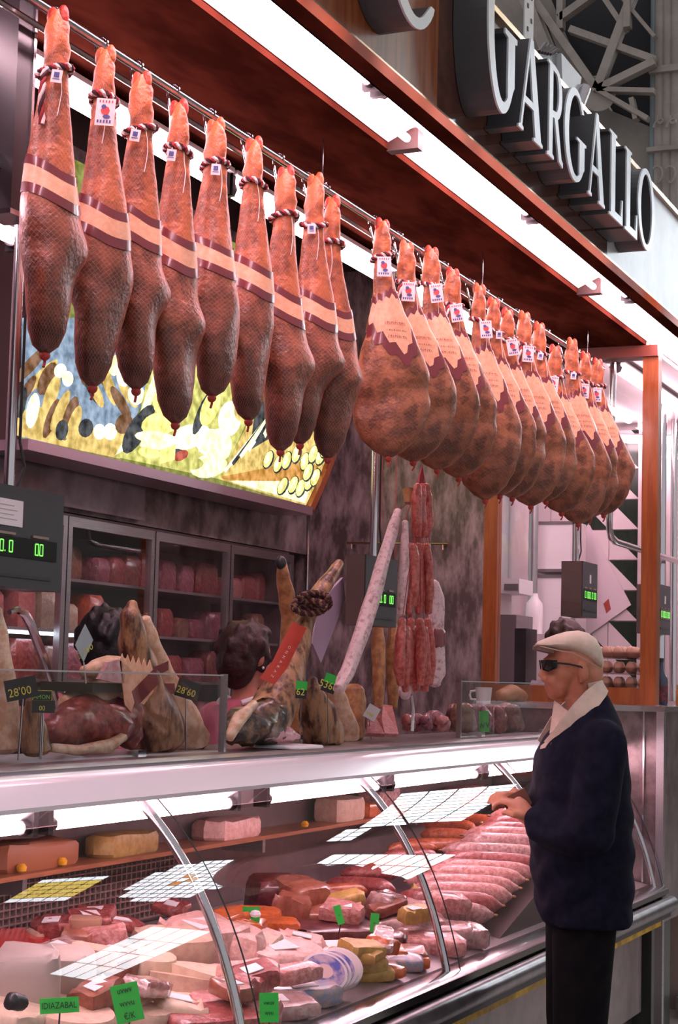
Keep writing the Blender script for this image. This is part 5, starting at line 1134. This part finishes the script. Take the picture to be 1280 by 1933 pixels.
# sunglasses
sg_ = MB(); sg_.slab([mp_(1020,1246,.006), mp_(1027,1246,.052), mp_(1045,1247,.066), mp_(1044,1262,.066), mp_(1030,1268,.054), mp_(1023,1264,.008)], .004); sg_.slab([mp_(1020,1246,-.006), mp_(1027,1246,-.052), mp_(1030,1268,-.054), mp_(1023,1264,-.008)], .004)
sgo = part(sg_, 'sunglasses', mat('dark_lens', (.008,.006,.006), .12), man, smooth=False)
for s_ in (1,-1): part(MB().tube([mp_(1040,1251,.066*s_), mp_(1068,1254,.077*s_), mp_(1090,1259,.082*s_), mp_(1100,1268,.078*s_)], .0032, 6), 'temple_arm', BLACK, sgo)
part(MB().cyl(mp_(1021,1250,-.008), mp_(1021,1250,.008), .0025, n=6), 'bridge', BLACK, sgo)
for s_ in (1,-1): part(MB().ell(mp_(1036,1255,.032*s_), (.011,.011,.011), 10, 8), 'eye', mat('eye_white', (.7,.65,.6), .3), man)
# leather wallet held in the hands
m = MB(); c = mp_(974,1512,.03); tag(m.box((-.040,-.008,-.028),(.040,.008,.028), mtx=Matrix.Translation(c) @ (MR.to_4x4() @ Matrix.Rotation(.5,4,'Y'))).build('wallet', mat('brown_leather', (.16,.06,.035), .5)), 'small brown wallet held between the hands of the man', 'wallet')

# ---- vendors: one figure, built facing +y, then turned and coloured
def vendor(label, loc, rz, hairm, shirtm, H=1.66, apron=None, skin=SKINP):
    t = thing('person', label, 'person', loc, rz); k = H/1.66
    V = lambda x, y, z: Vector((x,y,z))*k
    b = MB(); b.ell(V(0,.0,1.56), (.073*k,.092*k,.10*k), 16, 12); b.ell(V(0,.035,1.51), (.056*k,.062*k,.075*k), 14, 10); b.ell(V(0,.062,1.462), (.026*k,.024*k,.02*k), 10, 8)
    b.tube([V(0,.088,1.56), V(0,.103,1.53), V(0,.108,1.518)], [.008,.011,.012], 8); b.ell(V(0,.088,1.487), (.022,.012,.006), 10, 6)
    for s in (1,-1): b.ell(V(.074*s,-.002,1.545), (.010,.018,.030), 10, 8); b.ell(V(.03*s,.084,1.552), (.012,.006,.006), 8, 6)
    b.tube([V(0,-.008,1.48), V(0,-.012,1.40), V(0,-.01,1.34)], [.050,.050,.07], 14); b.tube([V(0,0,1.36), V(0,0,1.15), V(0,0,.9)], [.10,.12,.13], 14)
    for s in (1,-1):
        limb(b, [V(.165*s,0,1.33), V(.205*s,-.02,1.05), V(.17*s,.16,.96)], [.046,.038,.024]); hand(b, V(.17*s,.16,.96), Vector((-.15*s,1,-.15)), UZ, .7, .16*k, s)
        limb(b, [V(.085*s,0,.88), V(.09*s,.01,.46), V(.09*s,-.02,.08)], [.085,.058,.04]); b.tube([V(.09*s,-.07,.04), V(.09*s,.02,.04), V(.09*s,.13,.03)], [.034,.04,.026], 10)
    part_l = lambda m, n_, mt: m.build(n_, mt, t)
    part_l(fused(b, .007, 3), 'body', skin)
    b = MB(); b.ell(V(0,-.022,1.585), (.092*k,.098*k,.098*k), 18, 12); b.ell(V(0,-.055,1.53), (.086*k,.066*k,.10*k), 16, 12); b.ell(V(0,.03,1.64), (.068*k,.062*k,.034*k), 14, 10)
    rh = random.Random(int(loc[0]*100))
    for q in range(40):
        a = rh.uniform(0,6.28); z = rh.uniform(-.6,1); rr = math.sqrt(max(0,1-z*z)); d = Vector((rr*math.cos(a)*.092, rr*math.sin(a)*.10-.022, z*.098)); 
        if d.y > .04 and z < .5: continue
        b.ell(V(0,0,1.575)+d*k, (.016,.016,.03), 8, 6)
    part_l(fused(b, .008, 5), 'hair', hairm)
    b = MB(); rings = []
    for z, wx, wy in ((1.40,.075,.065),(1.375,.13,.085),(1.33,.185,.105),(1.2,.19,.125),(1.0,.175,.12),(.86,.19,.13)):
        rings.append([V(wx*math.cos(u), wy*math.sin(u), z) for u in [2*math.pi*j/24 for j in range(24)]])
    b.loft(rings)
    for s in (1,-1): limb(b, [V(.165*s,0,1.325), V(.19*s,-.01,1.18), V(.20*s,-.016,1.10)], [.066,.06,.058])
    part_l(fused(b, .012, 3), 'shirt', shirtm)
    b = MB(); 
    for s in (1,-1): limb(b, [V(.09*s,0,.88), V(.09*s,.01,.46), V(.09*s,-.015,.10)], [.11,.08,.065])
    b.ell(V(0,0,.88), (.18,.13,.10), 16, 10); part_l(fused(b, .016, 3), 'trousers', TROUS)
    if apron:
        for s in (1,-1): 
            m = MB(); pts_ = [V(.06*s,-.078,1.385), V(.09*s,-.03,1.405), V(.085*s,.05,1.385), V(.08*s,.11,1.30), V(.08*s,.135,1.2)]; m.tube(pts_, .011, 8); part_l(m, 'apron_strap', apron)
        m = MB(); m.slab([V(-.14,.138,1.22), V(.14,.138,1.22), V(.19,.15,.6), V(-.19,.15,.6)], .006); part_l(m, 'apron', apron)
    e = MB(); e.ell(V(.082,.002,1.512), (.005,.005,.006), 8, 6); part_l(e, 'earring', WHITE); e = MB(); e.ell(V(-.082,.002,1.512), (.005,.005,.006), 8, 6); part_l(e, 'earring', WHITE)
    return t
HAIR1 = mat('dark_auburn_hair', (.045,.010,.010), .55, c2=(.02,.006,.006), scale=40, bump=.7, bscale=30); HAIR2 = mat('black_hair', (.008,.007,.008), .5, bump=.6, bscale=30); HAIR3 = mat('brown_hair', (.05,.022,.016), .55, bump=.6, bscale=30)
PINKS = mat('pink_shirt', (.68,.20,.28), .7, c2=(.58,.15,.22), scale=10)
a = at(468,1222,6.65); vendor('saleswoman with short auburn hair and pink shirt behind the dark ham leg', (a.x, a.y, .0), math.atan2(-.35,.93)-math.pi/2+.0, HAIR1, PINKS, 1.74, WHITE)
a = at(196,1205,6.15); vendor('black-haired seller in pink mostly hidden behind the standing hams', (a.x, a.y, .06), -1.0, HAIR2, PINKS, 1.70)
a = onx(1066,1215,9.40); vendor('brown-haired seller in a pale shirt showing behind the cap', (a.x, a.y, 0), -1.1, HAIR3, mat('pale_lilac_shirt', (.60,.50,.56), .7), 1.66*onx(1066,1164,9.40).z/1.69)

# ------------------------------------------------------------------ neighbouring stall seen past the end window
WX = 11.0
LIL = mat('pinkish_white_panel', (.66,.56,.57), .35, c2=(.60,.50,.51), scale=3)
wt = struct(MB().box((WX,1.9,0),(WX+.1,4.6,3.3)).build('wall_tiled', LIL))
TW = mat('white_glazed_tile', (.74,.66,.67), .2); TG = mat('dark_green_glazed_tile', (.012,.030,.018), .2)
ty1 = onx(1207,1000,WX).y; ts = .196; z0 = onx(1180,943,WX).z
def tile(y, z, green):
    m = MB(); e = .003; x0, x1 = WX-.010, WX
    if green:
        m.prism([(y+e,z+e),(y+ts-e,z+e),(y+ts-e,z+ts-e)], [], lambda p: Vector((x0,p[0],p[1])), lambda p: Vector((x1,p[0],p[1])), 1 if green == 2 else 0)
        m.prism([(y+e,z+e),(y+ts-e,z+ts-e),(y+e,z+ts-e)], [], lambda p: Vector((x0,p[0],p[1])), lambda p: Vector((x1,p[0],p[1])), 0 if green == 2 else 1)
    else: m.box((x0,y+e,z+e),(x1,y+ts-e,z+ts-e))
    o = m.build('tile', [TW, TG], None, smooth=False); mw = o.location.copy(); o.parent = wt; o.location = mw-wt.location; return o
for r in range(-9, 5):
    for c in range(4): tile(ty1+c*ts, z0+r*ts, (1 if c == 0 else (2 if c == 1 and r % 2 else 0)))
struct(MB().box((WX-.06,ty1-.06,0),(WX+.0,ty1-.005,3.2)).build('trim_11', LIL))
# white cabinets
def wcab(label, pxs, y0, y1, x):
    a, b = onx(pxs[0], y0, x), onx(pxs[1], y1, x); t = thing('wall_cabinet', label, 'cabinet', (x+.1,(a.y+b.y)/2,b.z)); 
    part(MB().box((x,b.y,b.z),(x+.25,a.y,a.z)), 'body', LIL, t, smooth=False); part(MB().box((x-.015,b.y+.012,b.z+.02),(x,a.y-.012,a.z-.02)), 'door', WHITE, t, smooth=False)
    part(MB().box((x-.02,b.y,b.z),(x,b.y+.012,a.z)).box((x-.02,a.y-.012,b.z),(x,a.y,a.z)).box((x-.02,b.y,a.z-.02),(x,a.y,a.z)).box((x-.02,b.y,b.z),(x,a.y,b.z+.02)), 'frame', STEEL, t, smooth=False)
wcab('tall white cabinet door left in the neighbouring stall', (936,962), 930, 1230, 10.6)
wcab('white cabinet door with steel frame above the white diamond sign', (1012,1085), 985, 1080, 10.6)
wcab('white lower cabinet behind the seller in the pale shirt', (1008,1085), 1085, 1260, 10.6)
m = MB(); a = onx(982,920,10.5); m.cyl((10.5,a.y,0),(10.5,a.y,3.2),.065,n=18); tag(m.build('white_pipe_column', LIL), 'round white column between the white cabinets', 'column')
m = MB(); a = onx(1008,950,10.4); m.cyl((10.4,a.y,1.2),(10.4,a.y,3.2),.03,n=12); tag(m.build('steel_riser_pipe', STEEL), 'grey vertical pipe right of the white column', 'pipe')
# slicing machine and grey cabinet right behind the first wooden post
sm = thing('slicing_machine', 'white and grey weighing machine just right of the wooden post', 'machine', onx(945,1200,9.2))
P9 = lambda px, py: onx(px, py, 9.2)
def fbox(x, pxa, pya, pxb, pyb, d): a, b = onx(pxa,pya,x), onx(pxb,pyb,x); return (x, b.y, b.z), (x+d, a.y, a.z)
part(MB().box(*fbox(9.2,922,1092,980,1120,.25)), 'head', WHITE, sm); part(MB().box(*fbox(9.19,952,1102,978,1114,.01)), 'display', mat('lcd_grey', (.18,.17,.17), .2), sm)
part(MB().box(*fbox(9.22,922,1120,944,1160,.2)), 'neck', LIL, sm); part(MB().box(*fbox(9.2,920,1160,972,1330,.3)), 'body', STEEL, sm); part(MB().box(*fbox(9.18,972,1186,991,1330,.2)), 'black_side', BLACK, sm)
m = MB(); m.lathe([(.05,0),(.055,.10),(.05,.19),(.025,.22),(.02,.25)], onx(1008,1198,10.2), 16); tag(m.build('white_canister', WHITE), 'white canister standing by the weighing machine', 'canister')
bcz = onx(1008,1198,10.2); tag(MB().box((10.05,bcz.y-.35,0),(10.34,bcz.y+.25,bcz.z)).build('back_counter', LIL), 'pale counter carrying the white canister in the neighbouring stall', 'counter')
# white diamond sign with a small red figure
dm = thing('diamond_sign', 'white diamond-shaped sign with red marks behind the hanging scale', 'sign', onx(1112,1190,10.97))
D = lambda px, py, k=0: onx(px, py, 10.978)-UX*k
part(MB().slab([D(1112,988), D(1036,1098), D(1110,1200), D(1192,1142)], .01), 'board', mat('white_sign_board', (.72,.62,.66), .5), dm, smooth=False)
m = MB(); m.slab([D(1056,1075,.012), D(1080,1045,.012), D(1086,1052,.012), D(1064,1082,.012)], .002); m.slab([D(1140,1140,.012), D(1150,1130,.012), D(1154,1150,.012), D(1146,1158,.012)], .002); part(m, 'red_marks', mat('brick_red_print', (.40,.06,.04), .5), dm, smooth=False)
# bent steel tube
tb = thing('bent_steel_tube', 'polished steel tube coming down and bending along the neighbouring counter', 'tube', onx(1150,1000,8.5))
a = onx(1158,676,8.5); b = onx(1150,1000,8.5); pts = [a, a.lerp(b,.5), b+UZ*.06, b+UZ*.01+UX*.005, b-UZ*.035+UX*.04, b-UZ*.05+UX*.12, b-UZ*.05+UX*1.6]; part(MB().tube(pts, .017, 12), 'tube', CHROME, tb)
m = MB(); a = onx(1250,790,9.9); m.cyl((9.9,a.y,1.47),(9.9,a.y,3.2),.028,n=14); tag(m.build('steel_pole', CHROME), 'polished vertical steel pole near the right edge', 'pole')
m = MB(); a = onx(1274,790,10.6); m.cyl((10.6,a.y,1.47),(10.6,a.y,3.2),.022,n=12); tag(m.build('steel_pole', CHROME), 'thin steel pole at the very right edge', 'pole')
m = MB(); a = onx(1262,960,14); m.cyl((14,a.y,0),(14,a.y,3.2),.04,n=12); tag(m.build('steel_pole', STEEL), 'far lilac pole in the corridor between two steel poles', 'pole')
# lamps of the neighbouring stall
def lamp_between(label, a, b, r):
    t = thing('fluorescent_lamp', label, 'lamp', (a+b)/2); d = (b-a).normalized()
    part(MB().cyl(a+d*.02, b-d*.02, r, n=8), 'tube', TUBEMAT, t); part(MB().cyl(a, a+d*.03, r*1.3, n=8), 'lamp_holder', DARKSTEEL, t); part(MB().cyl(b-d*.03, b, r*1.3, n=8), 'lamp_holder', DARKSTEEL, t)
    sd = d.cross(UZ).normalized()*.05; m = MB(); m.slab([a+UZ*.03-sd, b+UZ*.03-sd, b+UZ*.03+sd, a+UZ*.03+sd], .01); part(m, 'housing', REFL, t)
a = onx(1148,828,10.8); b = onx(1300,832,10.8); lamp_between('horizontal tube on the far wall above the tiled strip', a, b, .026)
a = onx(1236,861,10.96); b = onx(1300,861,10.96); lamp_between('shorter horizontal tube right of the wooden post', a, b, .022)
lamp_between('tube running along the pale ceiling of the neighbouring stall', Vector((8.55,2.28,3.16)), Vector((10.6,2.28,3.16)), .024)
lamp_between('second ceiling tube of the neighbouring stall further back', Vector((8.7,3.2,3.16)), Vector((10.6,3.2,3.16)), .022)
# eggs in clear trays
EGG = mat('pink_brown_egg', (.66,.36,.26), .5, c2=(.74,.46,.36), scale=8); TRAY = glassmat('clear_plastic', (.90,.86,.86), 1.35, .05)
m = MB(); m.box((8.34,2.06,1.40),(8.95,2.80,1.458)); tag(m.build('sales_ledge', STEEL), 'steel ledge carrying the egg trays behind the window frame', 'ledge')
ey = [2.10+.062*k for k in range(5)]; eggproto = None; ne = 0
prof = [(.002,-.029),(.012,-.0265),(.019,-.019),(.0225,-.006),(.022,.004),(.018,.017),(.011,.026),(.002,.030)]
for lv in range(4):
    zt_ = 1.459+lv*.075; tr_ = thing('egg_tray', 'clear plastic egg tray, %s from the bottom of the stack' % ORD[lv], 'egg tray', (8.52,2.22,zt_), 0, 'egg trays')
    part(MB().box((8.42,2.066,zt_),(8.62,2.376,zt_+.004)).box((8.42,2.066,zt_),(8.424,2.376,zt_+.03)).box((8.42,2.066,zt_),(8.62,2.070,zt_+.03)).box((8.616,2.066,zt_),(8.62,2.376,zt_+.03)), 'tray_base', TRAY, tr_, smooth=False)
    part(MB().box((8.415,2.062,zt_+.031),(8.625,2.380,zt_+.034)), 'tray_rim', TRAY, tr_, smooth=False)
    for r in range(3):
        for c in range(5):
            if r == 2 and lv < 3: continue
            if eggproto is None: eggproto = MB().lathe(prof, n=14).build('egg', EGG); o = eggproto
            else: o = eggproto.copy(); col.objects.link(o)
            o.location = (8.455+r*.062, ey[c], zt_+.0055); o.rotation_euler = (0,0,random.uniform(0,6))
            tag(o, 'pinkish brown egg, %s from the right, %s row, %s tray from the bottom' % (ORD[c], ['front','middle','rear'][r], ORD[lv]), 'egg', 'eggs in the trays'); ne += 1
# bottles and jars on the counter end at the right
struct(MB().box((8.4,1.86,.55),(11.0,2.05,1.44)).build('wall_counter_next', mat('lilac_grey_counter', (.24,.17,.18), .3, .3, c2=(.18,.12,.13), scale=4)))
struct(MB().box((8.34,1.80,1.44),(11.0,2.05,1.462)).build('trim_12', CHROME))
def bottle(label, p, h, r, mt, labm, capm, nm='bottle'):
    t = thing(nm, label, nm, p); MB().lathe([(r*.9,0),(r,.01),(r,h*.52),(r*.85,h*.62),(r*.38,h*.74),(r*.34,h*.92)], n=16).build('glass_body', mt, t); MB().lathe([(r*.38,h*.92),(r*.38,h),(r*.3,h)], n=14).build('cap', capm, t); MB().lathe([(r*1.02,h*.08),(r*1.02,h*.42),(r*1.0,h*.42)], n=16).build('paper_label', labm, t)
def jar(label, p, h, r, mt, lidm):
    t = thing('jar', label, 'jar', p); MB().lathe([(r*.9,0),(r,.008),(r,h*.72),(r*.8,h*.80)], n=16).build('jar_body', mt, t); MB().lathe([(r*.86,h*.80),(r*.9,h*.82),(r*.9,h),(r*.2,h)], n=16).build('lid', lidm, t)
PW = Vector((0,0,1.462))
q = onx(1248,1320,8.75); bottle('dark bottle with blue-grey neck and red label on the right counter end', Vector((8.75,q.y,1.462)), .235, .034, mat('dark_blue_glass', (.05,.06,.10), .2), mat('red_black_label', (.20,.03,.04), .5, c2=(.04,.02,.03), scale=40), BLACK)
JM = [mat('honey_jar', (.55,.22,.03), .2, coat=.6), mat('cream_jar', (.62,.50,.42), .3), mat('navy_jar', (.04,.05,.12), .3), mat('rust_jar', (.34,.09,.05), .3)]; LM = [mat('gold_lid', (.62,.40,.14), .3, .6), WHITE, BLACK]
rj = random.Random(3)
for k in range(9):
    x = 8.8+k*.12; y = 1.985-.045*(k % 3)-.01*k; jar('small jar with %s contents and %s lid, %s back from the dark bottle' % (['honey','cream','navy','rust'][k % 4], ['gold','white','black'][k % 3], ORD[k]), Vector((x,y,1.462)), rj.uniform(.09,.15), rj.uniform(.026,.034), JM[k % 4], LM[k % 3])
for k, (px, py) in enumerate(((1252,1222),(1262,1238))):
    q = onx(px, 1320, 9.35+.2*k); m = MB(); q.y = 1.95; m.box((9.35+.2*k,q.y-.05,1.462),(9.45+.2*k,q.y+.05,1.462+.26-.04*k)); tag(m.build('biscuit_box', mat('cream_box_%d' % k, ((.66,.56,.48),(.58,.44,.34))[k], .5)), ('tall cream carton behind the jars','shorter tan carton behind the jars')[k], 'carton')
# low things on the market floor at the right edge
m = MB(); a = onz(1262,1880,.0); m.box((8.6,1.9,.0),(10.4,2.03,.50)); struct(m.build('wall_counter_base', mat('beige_counter_base', (.36,.26,.22), .45, c2=(.30,.21,.18), scale=5)))
struct(MB().box((8.35,1.80,.02),(10.6,1.90,.10)).build('trim_13', mat('grey_kick', (.16,.13,.13), .4)))
# ------------------------------------------------------------------ iron roof truss of the hall
TX = 15.0
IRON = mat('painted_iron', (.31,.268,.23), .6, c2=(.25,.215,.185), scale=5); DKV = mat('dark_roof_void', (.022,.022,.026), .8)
tz = thing('iron_roof_truss', 'grey painted iron truss with radiating struts under the hall roof', 'truss', onx(1100,250,TX))
T = lambda px, py, k=0: onx(px, py, TX)-UX*k
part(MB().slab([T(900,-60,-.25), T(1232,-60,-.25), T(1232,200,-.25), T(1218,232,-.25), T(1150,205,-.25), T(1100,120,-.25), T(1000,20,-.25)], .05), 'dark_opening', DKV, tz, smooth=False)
part(MB().slab([T(885,-60,-.2), T(1010,-60,-.2), T(1060,60,-.2), T(1140,195,-.2), T(1250,240,-.2), T(1260,700,-.2), T(1100,700,-.2)], .03), 'web_plate', HALLW, tz, smooth=False)
def strut(a, b, wpx, k=.0, th=.10):
    A, B = T(*a, k), T(*b, k); d = (B-A).normalized(); n_ = d.cross(UX).normalized()*pxr(A, wpx)/2
    m = MB(); vs = [A+n_, B+n_, B-n_, A-n_]; m.add(vs+[v-UX*th for v in vs], [(0,1,2,3),(7,6,5,4),(0,4,5,1),(1,5,6,2),(2,6,7,3),(3,7,4,0)]); part(m, 'strut', IRON, tz, smooth=False)
hub = (1132,175)
for e, w_ in (((1205,-20),17),((1240,122),14),((1240,178),9),((1228,230),9),((1010,0),15)): strut(hub, e, w_, .02)
strut((985,-30),(1130,330),22,.05); strut((1140,330),(1010,10),16,.0)
strut((1080,60),(1240,118),13); strut((1060,40),(1130,-10),14); strut((1130,-20),(1185,62),10); strut((1062,-30),(1062,60),12); strut((1160,-20),(1240,75),7); strut((1190,-20),(1190,60),12,.04); strut((1196,190),(1204,230),9)
m = MB()
for j in range(24):
    a0, a1 = R_(j*15), R_(j*15+15); c = (1132,180); r = 34
    m.add([T(c[0]+r*math.cos(a0), c[1]+r*math.sin(a0),.06), T(c[0]+r*math.cos(a1), c[1]+r*math.sin(a1),.06), T(c[0],c[1],.06)], [(0,1,2)])
part(m, 'gusset_plate', IRON, tz, smooth=False)
cl = thing('iron_column', 'clustered iron column with scroll ornament at the right of the truss', 'column', (15.2, T(1255,300).y, 0))
for px, r in ((1234,.030),(1246,.05),(1260,.05),(1275,.045)): 
    a = onx(px, 100, 15.1); part(MB().cyl((15.1,a.y,0),(15.1,a.y,14), r, n=12), 'shaft', IRON if px > 1236 else mat('blue_grey_pipe', (.16,.20,.21), .5), cl)
a = onx(1256,132,15.05); part(MB().box((15.0,a.y-.16,a.z-.03),(15.14,a.y+.14,a.z+.03)), 'collar', IRON, cl); a = onx(1256,282,15.05); part(MB().box((15.0,a.y-.16,a.z-.02),(15.14,a.y+.16,a.z+.02)), 'collar', IRON, cl)
for sx in (-1,1):
    for zz in (240,318):
        c = onx(1256+sx*12, zz, 15.0); m = MB(); m.tube([c+Vector((0, .05*math.cos(k*.7)*(1-k*.07), (.10 if zz < 280 else -.10)*k*.12+.045*math.sin(k*.7))) for k in range(10)], .012, 6); part(m, 'scroll', IRON, cl)
# perforated strut and floodlight on top of the fascia
pf = thing('perforated_strut', 'pale perforated steel strip standing up behind the sign', 'strut', ony(1000,100,1.84))
A = ony(990,92,1.84); B = ony(1008,92,1.84); part(MB().box((A.x,1.84,3.60),(A.x+.10,1.845,4.3)), 'strip', mat('galvanised_pale', (.62,.60,.60), .4), pf)
for k in range(14):
    part(MB().box((A.x+(.025 if k % 2 else .065),1.837,3.70+k*.042),(A.x+(.037 if k % 2 else .077),1.8405,3.715+k*.042)), 'hole', mat('hole_dark', (.16,.15,.15), .7), pf)
fl_ = thing('floodlight', 'grey floodlight housing fixed on top of the sign board', 'floodlight', ony(1060,190,1.83))
Q = lambda px, py, k=0: ony(px, py, 1.83-k)
part(MB().slab([Q(1022,110), Q(1052,98), Q(1060,160), Q(1040,170)], .12), 'housing', mat('floodlight_grey', (.26,.28,.29), .45), fl_, smooth=False)
part(MB().slab([Q(1060,100,.02), Q(1098,146,.02), Q(1088,206,.02), Q(1074,196,.02), Q(1062,160,.02)], .02), 'reflector_shield', mat('floodlight_pale', (.60,.61,.62), .35), fl_, smooth=False)
part(MB().cyl(Q(1090,205,.03), Q(1104,168,.03), .024, n=12), 'lamp_end', STEEL, fl_)
for k in range(5): part(MB().cyl(Q(1018+k*5,98+k*1,.0), Q(1030+k*6,82+k*3,.0), .008, n=5), 'fin', DARKSTEEL, fl_)
# ------------------------------------------------------------------ stained-glass windows high in the end wall, mirrored by the case glass
LEAD = mat('window_lead', (.03,.03,.035), .6); WG = emat('daylit_white_pane', (.86,.94,1.0), 9.0); WY = emat('daylit_yellow_pane', (1.0,.74,.16), 6.0); WO = emat('daylit_orange_pane', (1.0,.42,.06), 4.5)
def leaded(n_, label_, yc, zc, w_, h, kind, bars=(5,3)):
    o = struct(MB().box((21.93,yc-w_/2-.12,zc-h/2-.12),(22.0,yc+w_/2+.12,zc+h/2+.12)).build('window_%d' % n_, LEAD, smooth=False)); oy, oz = yc-w_/2, zc-h/2; nx, nz = bars
    rdw = random.Random(n_)
    for i in range(nx):
        for j in range(nz):
            a0, a1 = oy+w_*i/nx+.02, oy+w_*(i+1)/nx-.02; b0, b1 = oz+h*j/nz+.02, oz+h*(j+1)/nz-.02
            if kind == 'round':
                cyy, czz = (a0+a1)/2-yc, (b0+b1)/2-zc; rr = math.hypot(cyy/(w_/2), czz/(h/2))
                if rr > 1.02: continue
                mt = WO if (abs(cyy) < w_*.16 and abs(czz) < h*.14 and (i+j) % 2) else WG
            else: mt = WY if kind == 'yellow' and 0 < i < nx-1 else WG
            pn = MB().box((21.90,a0,b0),(21.93,a1,b1)).build('pane', mt, None, smooth=False); l = pn.location.copy(); pn.parent = o; pn.location = l-o.location
leaded(2, '', -4.35, 11.65, 1.5, 1.3, 'yellow', (6,5)); leaded(3, '', -4.05, 9.25, 2.3, 1.9, 'round', (11,10)); leaded(4, '', -3.75, 6.15, 1.9, 2.4, 'white', (4,9)); leaded(5, '', -0.35, 6.9, 2.0, 1.7, 'white', (10,4)); leaded(6, '', -7.5, 7.3, 2.3, 1.5, 'white', (4,4)); leaded(7, '', -1.75, 7.7, .7, .45, 'white', (3,2))
